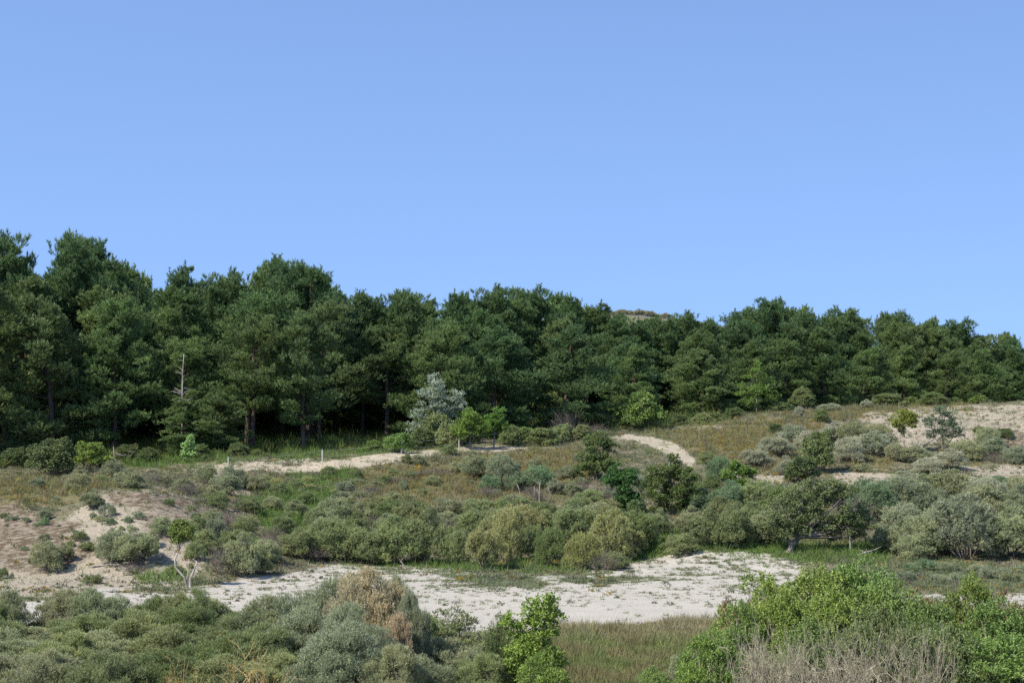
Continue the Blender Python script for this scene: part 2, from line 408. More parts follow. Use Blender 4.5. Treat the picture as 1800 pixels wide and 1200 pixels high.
# ------------------------------------------------------------------ pine trees
def pine_mesh(seed, H=10.0, cb=0.3, R=2.6, top='round', dense=1.0, dead_low=True):
    global rng
    rng = np.random.default_rng(seed); r = rng
    tr = MB(); cr = MB()
    lean = r.normal(size=2)*0.35
    ts = np.linspace(0, 1, 9)
    tp = np.stack([lean[0]*ts**1.5 + 0.14*np.sin(ts*5+r.random()*6), lean[1]*ts**1.5+0.14*np.sin(ts*4+r.random()*6), ts*H*0.97], 1)
    tp[0, 2] = -0.6
    tr.tube(tp, 0.20*(1-ts*0.93)+0.012, 7, 0.5)
    def trunk_at(z): return np.array([np.interp(z, tp[:, 2], tp[:, 0]), np.interp(z, tp[:, 2], tp[:, 1]), z])
    zb = cb*H; z = zb; SP = []; SD = []; ST = []
    # dead stubs below the crown
    if dead_low:
        for k in range(int(12*cb*2)+3):
            zz = r.uniform(0.12*H, max(zb+0.8, 0.2*H)); a = r.random()*6.28; ln = r.uniform(0.3, 1.3)
            p0 = trunk_at(zz); p1 = p0+np.array([math.cos(a)*ln, math.sin(a)*ln, r.uniform(-0.25, 0.2)]); pm = (p0+p1)/2+np.array([0, 0, 0.08])
            tr.tube([p0, pm, p1], [0.022, 0.015, 0.006], 3, 0.6)
    asym = r.random()*6.28
    while z < H*0.985:
        t = (z-zb)/(H-zb)
        if top == 'round': prof = (1-t**2.0)**0.85*(0.70+0.30*min(1, t*3))+0.05
        elif top == 'cone': prof = (1-t)**0.75*(0.75+0.25*min(1, t*4))+0.05
        else: prof = (1-t**2.2)*(0.65+0.35*min(1, t*2.5))+0.06
        nb = r.integers(3, 6)
        a0 = r.random()*6.28
        for b in range(nb):
            az = a0+b*6.28/nb+r.normal()*0.35
            Lb = R*prof*r.uniform(0.55, 1.15)*(1+0.18*math.cos(az-asym))
            if r.random() < 0.10: Lb *= 1.25
            Lb = max(Lb, 0.35)
            rise = (-0.10+0.75*t**1.3)+r.normal()*0.10
            dh = np.array([math.cos(az), math.sin(az), 0]); p0 = trunk_at(z+r.normal()*0.12)
            ss = np.linspace(0, 1, 5)
            cv = r.normal()*0.15; side = np.array([-dh[1], dh[0], 0])
            bp = p0+dh*Lb*ss[:, None]+side*(cv*Lb*ss**2)[:, None]; bp[:, 2] += Lb*(rise*ss+0.30*ss**2.2)
            tr.tube(bp, (0.016+0.018*Lb/R+0.012*(1-t))*(1-ss*0.85), 3, 0.5, cap=False)
            btone = r.normal()*0.10
            ns = int((3+4*Lb/R)*dense)
            sv = r.uniform(0.28, 1.0, ns); sv[0] = 1.0
            base = np.stack([np.interp(sv, ss, bp[:, k]) for k in range(3)], 1)
            ang = r.uniform(-1.0, 1.0, ns); ang[0] = 0
            sd = dh[None]*np.cos(ang)[:, None]+side[None]*np.sin(ang)[:, None]; sd[:, 2] = r.uniform(0.05, 0.7, ns); sd = nrm(sd)
            sl_ = (0.25+0.42*r.random(ns))*(0.6+0.5*Lb/R)
            for q in range(ns):
                nt_ = r.integers(3, 6)
                f = np.linspace(0.25, 1, nt_)
                pp = base[q]+sd[q]*(f*sl_[q])[:, None]+r.normal(size=(nt_, 3))*0.055
                SP.append(pp); dd = sd[q]*0.7+np.array([0, 0, 0.65])+r.normal(size=(nt_, 3))*0.25; SD.append(dd)
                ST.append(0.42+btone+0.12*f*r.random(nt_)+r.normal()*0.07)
            for fc, kr in ((1.0, 1.0), (0.72, 0.9), (0.45, 0.7)):
                if fc < 0.6 and Lb < 1.2: continue
                m = int(34*dense*kr*min(1.3, 0.5+Lb/2)); pr = (0.30+0.12*Lb)*kr*r.uniform(0.7, 1.3)
                cen = np.array([np.interp(fc, ss, bp[:, k_]) for k_ in range(3)])+r.normal(size=3)*0.18*kr+np.array([0, 0, 0.10])
                d = rdirs(m); d[:, 2] = np.where(d[:, 2] < -0.2, -d[:, 2], d[:, 2])
                SP.append(cen+d*pr*np.array([1.22-0.25*t, 1.22-0.25*t, 0.55+0.50*t])*(0.62+0.38*r.random((m, 1)))); SD.append(d+np.array([0, 0, 0.75])); ST.append(0.50+btone+0.14*d[:, 2]+r.normal(size=m)*0.05)  # pad tops toned lighter than undersides: light from above put into the colour
                for q_ in range(r.integers(1, 4) if fc > 0.7 else 1):
                    hh = pr*0.55+r.uniform(0.08, 0.5)*(0.35+0.85*t); kq = 7; tt = np.linspace(0.3, 1, kq)[:, None]
                    SP.append(cen+r.normal(size=3)*pr*np.array([0.55, 0.55, 0])+np.array([r.normal()*0.12, r.normal()*0.12, hh])*tt); SD.append(np.array([0, 0, 1.0])+r.normal(size=(kq, 3))*0.3); ST.append(np.full(kq, 0.55+btone)+r.normal(size=kq)*0.05)
        z += r.uniform(0.40, 0.72)*(0.8+0.4*H/10)
    # leader shoots at the top
    for k in range(26):
        pp = trunk_at(H*0.97)+np.array([r.normal()*0.40, r.normal()*0.40, r.uniform(-0.5, 0.55)]); SP.append(pp[None]); SD.append(np.array([[0, 0, 1.0]])); ST.append(np.array([0.55]))
    SP = np.concatenate(SP); SD = nrm(np.concatenate(SD)); ST = np.concatenate(ST)
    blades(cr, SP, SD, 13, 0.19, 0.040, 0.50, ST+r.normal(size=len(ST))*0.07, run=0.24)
    return tr.mesh('pine_trunk', M_BARK), cr.mesh('pine_crown', M_NEEDLE)

PINES = {
 'bare1': (pine_mesh(11, 12, 0.24, 2.7, 'round'), 12), 'bare2': (pine_mesh(12, 12, 0.20, 2.9, 'dome'), 12), 'bare3': (pine_mesh(13, 12, 0.16, 2.6, 'dome'), 12), 'bare4': (pine_mesh(21, 12, 0.13, 3.1, 'round', 1.05), 12),
 'full1': (pine_mesh(14, 10, 0.04, 2.7, 'dome'), 10), 'full2': (pine_mesh(15, 10, 0.03, 2.9, 'dome'), 10), 'full3': (pine_mesh(16, 10, 0.05, 2.5, 'cone'), 10), 'full4': (pine_mesh(22, 10, 0.04, 3.0, 'round'), 10),
 'tall1': (pine_mesh(25, 12, 0.36, 2.8, 'dome'), 12), 'tall2': (pine_mesh(26, 12, 0.32, 3.0, 'round'), 12), 'top1': (pine_mesh(17, 12, 0.35, 2.1, 'cone', 0.8), 12), 'top2': (pine_mesh(18, 12, 0.35, 2.4, 'round', 1.1), 12), 'top3': (pine_mesh(23, 12, 0.35, 2.2, 'dome', 0.9), 12), 'old': (pine_mesh(24, 12, 0.28, 3.2, 'round', 0.75), 12)}
rng = np.random.default_rng(99)
EXTENT = []   # every tall thing placed: x, y, for spacing
def place_pine(var, px, D, toppy, color, wide=1.0):
    (tm, cm), H0 = PINES[var]
    g = at(px, D); h = CZ+(HY-toppy)*D/F-g[2]; s = h*0.94/H0
    root = link('pine_tree', None, loc=(g[0], g[1], g[2]-0.1), rz=random.random()*6.28, sc=(s**0.5*wide, s**0.5*wide, s))
    root.empty_display_size = 0.5
    link('trunk', tm, root); link('crown', cm, root, color=color)
    return root
def skyline(px):
    return np.interp(px, [-200,0,20,60,90,130,170,200,250,275,315,350,400,450,500,545,590,620,660,700,750,800,840,870,930,960,1005,1050,1100,1200,1260,1290,1320,1355,1400,1480,1520,1580,1640,1700,1760,1800,2000],
                     [410,408,418,460,425,412,440,455,478,500,470,490,474,470,452,458,500,512,515,514,518,514,525,502,502,508,528,532,560,562,570,565,540,528,535,540,552,548,562,568,582,598,640])
PINE_ROWS = [[] for _ in range(9)]
ROWD = [0.0, 5.0, 9.5, 14, 19, 25, 31, 37]
for r_ in range(8):
    px = -190.0 if r_ < 3 else -80
    while px < (1930 if r_ < 4 else 1860 if r_ < 6 else 780):
        D = front_line(px)+ROWD[r_]+random.uniform(-1.3, 1.6)+1.5
        sk = skyline(px)
        hgt_top = [random.uniform(70, 130), random.uniform(28, 75), random.uniform(12, 45), random.uniform(4, 30), random.uniform(0, 22), random.uniform(0, 16), random.uniform(20, 60), random.uniform(20, 60)][r_]
        k = np.interp(px, [0, 900, 1300, 1800], [1.0, 0.62, 0.5, 0.42])
        top = sk+hgt_top*k+4
        if px < 720: var = random.choice(['bare1', 'bare2', 'bare3', 'old', 'bare4', 'full3'] if r_ else ['bare2', 'bare3', 'bare4', 'full4', 'bare4'])
        else: var = random.choice(['full1', 'full2', 'full3', 'full4', 'bare4'] if r_ < 2 else ['bare2', 'bare3', 'top2', 'old', 'top3'])
        if r_ >= 4: var = random.choice(['full1', 'full2', 'full3'])
        if r_ == 3: var = random.choice(['bare3', 'full2', 'full1'])
        c = random.random(); col = [(0.122, 0.205, 0.076), (0.145, 0.220, 0.080), (0.100, 0.178, 0.074), (0.150, 0.222, 0.088)][random.randrange(4)]
        kk = random.uniform(0.85, 1.15); col = tuple(v*kk for v in col)
        if (340 < px < 720 and r_ < 3) or (px < 340 and r_ < 3 and random.random() < 0.85): var = random.choice(['tall1', 'tall2', 'old', 'bare1'])
        step = random.uniform(3.2, 4.6) if r_ < 2 else random.uniform(3.4, 5.0)
        if not (r_ == 0 and (555 < px < 690)):
            o = place_pine(var, px+random.uniform(-8, 8), D, top, col, random.uniform(0.9, 1.15)); PINE_ROWS[r_].append((px, o, var, top))
        px += step*(0.80 if px > 1250 else 1)/D*F
# the tops that stand out against the sky
for px, top, dd, var in ((8,402,9,'top2'),(128,408,10,'top2'),(200,448,13,'top1'),(315,457,12,'top1'),(402,470,10,'top2'),(500,447,12,'top2'),(540,460,9,'bare2'),(640,508,12,'top2'),(710,508,11,'top2'),(795,508,13,'top1'),(868,498,12,'top2'),(935,499,14,'top2'),(1003,514,16,'top1'),(1050,526,16,'top1'),(1085,552,14,'top2'),(1125,556,15,'top1'),(1165,552,14,'top2'),(1205,544,13,'top2'),(1245,556,14,'top2'),(1355,524,8,'bare2'),(1284,541,18,'top1'),(1480,536,12,'top2'),(1580,543,13,'top2'),(1690,556,12,'top2')):
    D = front_line(px)+dd
    o = place_pine(var, px, D, top, (0.104, 0.180, 0.072), 0.95); PINE_ROWS[8].append((px, o, var, top))

# ------------------------------------------------------------------ shrubs
def shrub_mesh(seed, W=2.4, H=1.7, lobes=14, shoots=4200, leaf=(0.10, 0.020), n=8, spread=0.7, run=0.12, mat=None, diamond=False,
               base=0.25, lobe_r=(0.20, 0.34), up=0.35, stems=14, stem_mat=None, flat=1.0, leafclump=0.0, hole=0.0):
    global rng
    rng = np.random.default_rng(seed); r = rng
    C = []; Rr = []
    for k in range(lobes):
        rr = math.sqrt((k+0.5)/lobes)*r.uniform(0.72, 1.22); th = k*2.39996+r.normal()*0.25
        lr = r.uniform(*lobe_r)*H*r.uniform(0.7, 1.25)
        hh = H*(base+(0.86-base)*math.sqrt(max(0, 1-rr*rr*0.92))*r.uniform(0.55, 1.22)) - lr*0.5
        C.append((math.cos(th)*rr*(W/2-lr*0.6), math.sin(th)*rr*(W/2-lr*0.6), max(hh, lr*0.4))); Rr.append(lr)
        if rr > 0.5 and hh > H*0.45:   # a lower lobe hanging under the outer one
            C.append((math.cos(th+0.3)*rr*(W/2-lr*0.4), math.sin(th+0.3)*rr*(W/2-lr*0.4), max(base*H*0.7, hh*0.45))); Rr.append(lr*0.9)
    C = np.array(C); Rr = np.array(Rr)
    Rr = Rr*0.80; w = Rr**2; cnt = (shoots*w/w.sum()).astype(int)
    P = []; D = []; Tn = []
    for c, lr, m in zip(C, Rr, cnt):
        ns_ = 13; sd_ = rdirs(ns_*2); sd_ = sd_[sd_[:, 2] > -0.35][:ns_]; sr = lr*r.uniform(0.26, 0.50, len(sd_))
        sc_ = c+sd_*(lr*r.uniform(0.55, 0.98, len(sd_)))[:, None]*np.array([1.1, 1.1, 0.95])
        pick = r.integers(0, len(sd_), int(m*1.15)); e = rdirs(len(pick)); e[:, 2] = np.where(e[:, 2] < -0.4, -e[:, 2], e[:, 2])
        p = sc_[pick]+e*(sr[pick]*(1-0.5*r.random(len(pick))**2))[:, None]
        d = nrm(e*0.8+sd_[pick]*0.5)
        ins = (np.linalg.norm(p[:, None]-C[None], axis=2) < Rr[None]*0.72).any(1)
        keep = (~ins) | (r.random(len(p)) < 0.22)
        if hole: keep &= r.random(len(p)) > hole*(0.5+0.5*np.sin(p[:, 0]*5+p[:, 2]*6))
        p = p[keep]; d = d[keep]
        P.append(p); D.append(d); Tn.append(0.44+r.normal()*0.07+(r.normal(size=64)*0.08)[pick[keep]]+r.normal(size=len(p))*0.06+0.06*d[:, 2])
    P = np.concatenate(P); D = np.concatenate(D); Tn = np.concatenate(Tn)
    D = nrm(D+np.array([0, 0, up])); ok = P[:, 2] > 0.04; P, D, Tn = P[ok], D[ok], Tn[ok]
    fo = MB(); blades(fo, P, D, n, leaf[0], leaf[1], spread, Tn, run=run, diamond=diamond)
    st = MB()
    for k in range(stems):
        c = C[k % len(C)]; th = r.random()*6.28; b = np.array([math.cos(th)*0.12*W*r.random(), math.sin(th)*0.12*W*r.random(), -0.15])
        mid = b*0.45+c*0.55+r.normal(size=3)*0.08; mid[2] = c[2]*0.5
        st.tube([b, mid, c], [0.030, 0.020, 0.008], 4, 0.5)
        for j in range(4):
            e = c+rdirs(1)[0]*Rr[k % len(C)]*np.array([1, 1, .8]); e[2] = max(e[2], 0.1)
            st.tube([mid*0.4+c*0.6, e], [0.010, 0.004], 3, 0.5)
    return st.mesh('shrub_stems', stem_mat or M_TWIG), fo.mesh('shrub_foliage', mat or M_GREY)

def twig_mesh(seed, W=1.6, H=1.4, n=26, depth=3, r0=0.016, mat=None, droop=0.0, kids=4, side=3):
    """a bare shrub: many crooked stems that fork into fine twigs"""
    r = np.random.default_rng(seed); mb = MB()
    def grow(p, d, L, rad, lev):
        k = 4; pts = [p]; dd = d.copy()
        for i in range(k-1):
            dd = dd+r.normal(size=3)*0.20+np.array([0, 0, 0.06-droop]); dd /= np.linalg.norm(dd); pts.append(pts[-1]+dd*L/(k-1))
        mb.tube(pts, np.linspace(rad, rad*0.45, k), side, r.random(), cap=False)
        if lev <= 0: return
        for j in range(kids):
            f = r.uniform(0.3, 1.0)*(k-1); i = min(int(f), k-2); q = pts[i]+(pts[i+1]-pts[i])*(f-i)
            nd = dd+r.normal(size=3)*0.55; nd /= np.linalg.norm(nd); grow(q, nd, L*r.uniform(0.45, 0.7), rad*0.55, lev-1)
    for k in range(n):
        th = r.random()*6.28; rr = r.random()**0.6
        d = np.array([math.cos(th)*rr*W/H*0.8, math.sin(th)*rr*W/H*0.8, 0.9]); d /= np.linalg.norm(d)
        grow(np.array([math.cos(th)*0.12*rr*W, math.sin(th)*0.12*rr*W, -0.08]), d, H*r.uniform(0.45, 0.7), r0, depth)
    return mb.mesh('bare_twigs', mat or M_TWIG)

LIB = {}
def lib(kind, mk_list, W, H): LIB[kind] = (mk_list, W, H)
lib('grey', [shrub_mesh(100+i, 2.4, 1.7, lobes=[12, 16, 20, 14][i], shoots=4600) for i in range(4)], 2.4, 1.7)
lib('greynear', [shrub_mesh(110+i, 2.6, 1.8, lobes=[26, 32, 22][i], shoots=12500, leaf=(0.062, 0.014), n=9, run=0.13, spread=0.6, up=0.75, lobe_r=(0.16, 0.30)) for i in range(3)], 2.6, 1.8)
lib('leafy', [shrub_mesh(120+i, 2.2, 2.0, lobes=[10, 13, 16][i], shoots=3600, leaf=(0.095, 0.055), n=5, spread=0.9, mat=M_LEAF, diamond=True, base=0.2) for i in range(3)], 2.2, 2.0)
lib('leafynear', [shrub_mesh(130+i, 2.4, 2.4, lobes=[24, 30, 26][i], shoots=8000, leaf=(0.056, 0.034), n=8, spread=0.8, run=0.14, up=0.6, mat=M_LEAF, diamond=True, base=0.2, lobe_r=(0.12, 0.24), hole=0.5, stem_mat=M_STRAW, stems=30) for i in range(3)], 2.4, 2.4)
lib('open', [shrub_mesh(140+i, 2.4, 2.2, lobes=13, shoots=1500, leaf=(0.09, 0.04), n=6, spread=0.8, mat=M_LEAF, diamond=True, base=0.28, lobe_r=(0.14, 0.24), hole=0.4, stems=22) for i in range(2)], 2.4, 2.2)
lib('low', [shrub_mesh(150+i, 1.6, 0.6, lobes=8, shoots=1100, leaf=(0.085, 0.018), n=7, lobe_r=(0.3, 0.5), stems=4) for i in range(3)], 1.6, 0.6)
TW = [twig_mesh(160+i, 1.8, 1.4, n=26, depth=2, kids=5, r0=0.014) for i in range(2)]
TWN = [twig_mesh(170+i, 2.2, 1.9, n=20, depth=3, kids=3, r0=0.026, mat=M_STRAW) for i in range(2)]
TWL = twig_mesh(180, 1.6, 1.8, n=9, depth=3, kids=3, r0=0.024, mat=M_LICHEN)
TWS = [twig_mesh(182+i, 1.2, 1.5, n=6, depth=2, kids=3, r0=0.022, mat=M_PALE) for i in range(2)]
rng = np.random.default_rng(5)

C_ = dict(grey=(0.225, 0.248, 0.145), greyblue=(0.205, 0.240, 0.155), silver=(0.29, 0.31, 0.225), olive=(0.188, 0.225, 0.105), dark=(0.100, 0.140, 0.055),
          mid=(0.135, 0.175, 0.070), bright=(0.158, 0.224, 0.056), yellow=(0.25, 0.275, 0.11), yolive=(0.25, 0.265, 0.12), brown=(0.37, 0.325, 0.22), fern=(0.140, 0.212, 0.062), rust=(0.23, 0.165, 0.085), bluegreen=(0.145, 0.210, 0.115))
CN = dict(grey='grey-green', greyblue='blue-grey', silver='silvery', olive='olive', dark='dark green', mid='mid green', bright='bright green', yellow='yellow-green',
          yolive='yellowish olive', brown='tan brown', fern='fresh green', rust='rusty', bluegreen='bluish green')
ZONES = {}
def shrub(kind, px, base_py, w, h, tone, zone, D=None, label=None, cat='shrub', name=None, jit=True, sink=0.06):
    meshes, W0, H0 = LIB[kind]
    g = ground(px, base_py) if D is None else at(px, D)
    D = g[1]; sx = w*D/F/W0; sz = h*D/F/H0
    c = tuple(v*1.42 for v in C_[tone]); k = random.uniform(0.88, 1.14) if jit else 1; c = tuple(v*k*random.uniform(0.97, 1.03) for v in c)
    i = random.randrange(len(meshes)); st, fo = meshes[i]
    nm = name or {'grey': 'buckthorn_shrub', 'greynear': 'buckthorn_shrub', 'leafy': 'leafy_shrub', 'leafynear': 'leafy_shrub', 'open': 'leafy_shrub', 'low': 'low_shrub'}[kind]
    root = link(nm, None, loc=(g[0], g[1], g[2]-sink), rz=random.random()*6.28, sc=(sx, sx, sz)); root.empty_display_size = 0.3
    link('stems', st, root); link('foliage', fo, root, color=c)
    if label: tag(root, label, cat)
    else: ZONES.setdefault(zone, []).append((px, root, CN[tone], nm.replace('_', ' '), w*h))
    return root
def bare(px, base_py, w, h, zone, meshes=None, D=None, label=None, name='bare_shrub', W0=1.8, H0=1.4):
    g = ground(px, base_py) if D is None else at(px, D); D = g[1]
    me = random.choice(meshes or TW)
    o = link(name, me, loc=(g[0], g[1], g[2]), rz=random.random()*6.28, sc=(w*D/F/W0,)*2+(h*D/F/H0,))
    if label: tag(o, label, 'shrub')
    else: ZONES.setdefault(zone, []).append((px, o, 'leafless', 'bare shrub', w*h))
    return o

# --- forest edge
E = 'at the foot of the pines'
shrub('leafy', 93, 835, 95, 68, 'dark', E, label='wide dark green shrub in shade at the foot of the pines, beside the lime one')
shrub('leafy', 160, 822, 72, 48, 'bright', E, label='bright lime green shrub at the foot of the pines, beside the dark green shrub')
for a in ((25,818,50,34,'dark'),(225,808,50,30,'dark'),(290,806,40,28,'mid'),(420,802,40,26,'mid'),(452,802,30,14,'mid'),(40,812,45,30,'mid'),(262,812,40,26,'dark'),(355,806,30,26,'mid'),(375,800,60,34,'olive'),(700,793,58,34,'fern'),(660,795,40,24,'fern'),(728,786,50,46,'mid'),(765,786,70,64,'olive'),(742,790,50,40,'mid'),(790,786,50,46,'olive'),
          (748,770,70,54,'greyblue'),(795,782,40,28,'mid'),(900,782,46,34,'mid'),(925,776,46,28,'fern'),(955,783,64,32,'mid'),(988,778,44,36,'olive'),(1022,772,38,28,'olive'),(880,768,44,34,'mid'),(1000,757,46,44,'olive'),
          (1195,748,36,22,'mid'),(1235,746,40,20,'olive'),(1060,752,40,26,'mid'),(1375,722,38,18,'mid'),(1410,716,44,36,'mid'),(1560,712,60,22,'mid'),(1640,710,50,22,'dark'),(1290,735,40,20,'dark'),(1255,742,38,18,'mid')):
    shrub('leafy', *a, E)
bare(1000, 765, 60, 52, E); bare(1040,768,50,34,E); bare(965,775,30,30,E); bare(195,800,50,30,E); bare(770,780,44,30,E)
shrub('leafy', 1128, 753, 78, 64, 'fern', E, label='rounded fresh green shrub against the pines above the upper sand path', jit=False)
shrub('leafy', 1720, 707, 36, 16, 'bright', E, label='small bright green shrub on the ridge top at the foot of the far pines')
# --- saplings and small trees with their own shape
def small_tree(name, label, px, base_py, w, h, color, stem_pts, stem_r, crown_c, crown_r, leaves=900, leaf=(0.09, 0.05), n=5, bark=None, D=None, mat=None, cat='tree', seed=1, extra=(), spread=0.9):
    """crown_c / crown_r: lobes as (x, z, r) fractions of the height; stem_pts as (x, z)"""
    global rng
    rng = np.random.default_rng(seed)
    g = ground(px, base_py) if D is None else at(px, D); D = g[1]; Hm = h*D/F; Wm = w*D/F
    root = link(name, None, loc=(g[0], g[1], g[2]-0.03)); tag(root, label, cat)
    mb = MB(); pts = np.array([(x*Wm, 0, z*Hm) for x, z in stem_pts]); pts[0, 2] = -0.15
    mb.tube(pts, np.linspace(stem_r, stem_r*0.4, len(pts)), 7, 0.5)
    for ex in extra:
        ep = np.array([(x*Wm, 0.02, z*Hm) for x, z in ex]); mb.tube(ep, np.linspace(stem_r*0.6, stem_r*0.2, len(ep)), 5, 0.5)
    fo = MB(); tot = sum(r*r for _, _, r in crown_c)
    tip = pts[-1]
    for (cx, cz, cr_) in crown_c:
        m = int(leaves*cr_*cr_/tot); cen = np.array([cx*Wm, rng.normal()*0.12*Wm*0.5, cz*Hm]); R = cr_*Hm
        nc_ = 11; cd = rdirs(nc_); cs = R*rng.uniform(0.22, 0.5, nc_); cp_ = cen+cd*(R*rng.uniform(0.45, 1.0, nc_))[:, None]; ct = rng.normal(size=nc_)*0.09
        pk = rng.integers(0, nc_, m); d = rdirs(m); d[:, 2] = np.where(d[:, 2] < -0.3, -d[:, 2], d[:, 2])
        p = cp_[pk]+d*(cs[pk]*rng.random(m)**0.4)[:, None]*np.array([1.15, 1.15, 0.8]); blades(fo, p, nrm(d+np.array([0, 0, 0.5])), n, leaf[0], leaf[1], spread, 0.46+ct[pk]+0.08*d[:, 2]+rng.normal(size=m)*0.06, run=0.12, diamond=True)
        a = pts[max(1, len(pts)*2//3)]; mb.tube([a, (a+cen)/2+rng.normal(size=3)*0.05, cen], [stem_r*0.4, stem_r*0.28, stem_r*0.1], 4, 0.5)
        for j in range(5):
            e = cen+rdirs(1)[0]*R*0.8; mb.tube([cen, e], [stem_r*0.15, stem_r*0.06], 3, 0.5)
    link('trunk', mb.mesh('small_tree_trunk', bark or M_TWIG), root)
    link('crown', fo.mesh('small_tree_crown', mat or M_LEAF), root, color=tuple(v*1.25 for v in color))
    return root
small_tree('poplar_tree', 'silvery grey-leaved poplar standing against the dark pines behind the sand path', 768, 792, 100, 138, (0.27, 0.335, 0.27),
           [(0, 0), (0.02, 0.3), (-0.02, 0.6), (-0.05, 0.93)], 0.05, [(-0.06, 0.90, 0.08), (-0.10, 0.76, 0.13), (-0.24, 0.66, 0.10), (0.06, 0.70, 0.13), (0.30, 0.66, 0.11), (0.36, 0.54, 0.11), (0.05, 0.5, 0.15), (-0.28, 0.44, 0.13), (-0.12, 0.33, 0.15), (0.20, 0.36, 0.15), (-0.38, 0.24, 0.12), (0.1, 0.18, 0.16), (-0.15, 0.14, 0.14)], None, 2600, (0.08, 0.05), 5, M_TWIG, D=118.5, mat=M_GREY, seed=301)
small_tree('small_tree', 'small green tree with orange-tinted top right of the silvery poplar', 826, 790, 74, 76, (0.14, 0.22, 0.045),
           [(0, 0), (0.01, 0.3), (0.02, 0.5)], 0.05, [(0, 0.62, 0.26), (-0.25, 0.48, 0.2), (0.25, 0.5, 0.2), (0, 0.8, 0.18), (-0.12, 0.38, 0.16)], None, 1500, seed=302)
small_tree('small_tree', 'light green small tree between the orange-tinted tree and the fence end', 868, 786, 58, 70, (0.11, 0.20, 0.04),
           [(0, 0), (0.02, 0.3), (0.0, 0.5)], 0.05, [(0, 0.60, 0.26), (-0.2, 0.42, 0.2), (0.22, 0.5, 0.2), (0.1, 0.82, 0.18)], None, 1100, seed=303)
small_tree('small_tree', 'pointed light green tree in front of the dark pines above the right slope', 1330, 738, 78, 98, (0.14, 0.22, 0.05),
           [(0, 0), (0.0, 0.3), (0.03, 0.8)], 0.05, [(0.03, 0.88, 0.1), (0.02, 0.7, 0.16), (-0.15, 0.52, 0.18), (0.2, 0.5, 0.18), (0, 0.35, 0.2), (-0.35, 0.38, 0.13), (0.35, 0.33, 0.14), (-0.2, 0.2, 0.14)], None, 1900, D=139, seed=304)
small_tree('sapling', 'pale green upright sapling at the edge of the pine wood above the sand path', 331, 812, 34, 46, (0.24, 0.36, 0.13),
           [(0, 0), (0.02, 0.5), (0.1, 0.95)], 0.02, [(0.1, 0.85, 0.14), (0.0, 0.6, 0.2), (0.15, 0.4, 0.18), (-0.2, 0.3, 0.16)], None, 380, (0.11, 0.07), 4, seed=305)
small_tree('small_tree', 'umbrella-shaped small tree with round yellow-green head on the sandy ridge', 1588, 795, 50, 72, (0.18, 0.22, 0.05),
           [(0.05, 0), (0, 0.25), (-0.03, 0.5)], 0.055, [(-0.05, 0.78, 0.24), (0.2, 0.8, 0.22), (-0.28, 0.76, 0.2), (0.02, 0.9, 0.16), (-0.02, 0.5, 0.1)], None, 1500, (0.08, 0.045), 6, M_PALE, seed=306)
small_tree('small_tree', 'grey-green open-crowned small tree in front of the bare sand ridge', 1657, 790, 74, 76, (0.12, 0.17, 0.10),
           [(0, 0), (0, 0.18), (-0.03, 0.35)], 0.06, [(-0.05, 0.8, 0.2), (0.15, 0.68, 0.18), (-0.28, 0.62, 0.18), (0.32, 0.45, 0.2), (0, 0.5, 0.22), (-0.3, 0.38, 0.14), (0.1, 0.3, 0.15)], None, 1500, (0.08, 0.04), 6, extra=[[(0, 0.02), (-0.2, 0.3), (-0.3, 0.6)], [(0, 0.02), (0.2, 0.25), (0.33, 0.45)]], seed=307, mat=M_GREY)
small_tree('bent_tree', 'crooked small tree with bare pale trunk and green ball of leaves beside the sand track', 330, 1028, 40, 114, (0.14, 0.20, 0.055),
           [(0.0, 0), (-0.10, 0.14), (-0.50, 0.30), (-0.52, 0.42), (-0.38, 0.54), (-0.28, 0.66)], 0.05, [(-0.30, 0.83, 0.14), (-0.05, 0.80, 0.13), (-0.50, 0.80, 0.10), (-0.28, 0.93, 0.09), (-0.34, 0.70, 0.09), (0.15, 0.74, 0.09), (-0.1, 0.90, 0.07)], None, 1300, (0.07, 0.04), 6, M_PALE, extra=[[(-0.03, 0.04), (0.05, 0.22), (0.08, 0.42)], [(-0.5, 0.38), (-0.56, 0.52), (-0.52, 0.6)]], seed=308)
# big windswept hawthorn
small_tree('hawthorn_tree', 'large dark windswept hawthorn with leaning grey trunk at the edge of the sand track', 1383, 972, 150, 126, (0.135, 0.175, 0.078),
           [(0.0, 0), (0.06, 0.12), (0.14, 0.22), (0.3, 0.35)], 0.16,
           [(-0.02, 0.31, 0.13), (0.16, 0.30, 0.12), (0.36, 0.27, 0.13), (0.56, 0.24, 0.11), (0.0, 0.45, 0.2), (0.22, 0.38, 0.2), (0.45, 0.40, 0.22), (0.68, 0.36, 0.2), (0.1, 0.66, 0.2), (0.35, 0.72, 0.22), (0.6, 0.70, 0.22), (0.85, 0.55, 0.18), (0.45, 0.88, 0.15), (0.7, 0.85, 0.13), (0.2, 0.84, 0.14), (-0.12, 0.6, 0.16), (0.95, 0.4, 0.14), (-0.2, 0.42, 0.15), (0.8, 0.22, 0.12)],
           None, 7600, (0.080, 0.040), 5, M_TWIG, seed=309, extra=[[(0.05, 0.1), (-0.05, 0.3), (-0.08, 0.5)], [(0.1, 0.2), (0.4, 0.3), (0.75, 0.42)]])
bare(1490, 955, 90, 100, 'by the hawthorn', label='tangle of bare grey branches under the right side of the windswept hawthorn', name='bare_shrub')
small_tree('small_tree', 'thin tree with whitish peeling stem under the right edge of the hawthorn', 1494, 973, 40, 74, (0.085, 0.12, 0.05),
           [(0, 0), (-0.02, 0.3), (-0.04, 0.6), (0.0, 0.8)], 0.045, [(0, 0.82, 0.18), (0.3, 0.7, 0.15), (-0.3, 0.75, 0.15)], None, 600, bark=M_PALE, seed=310)
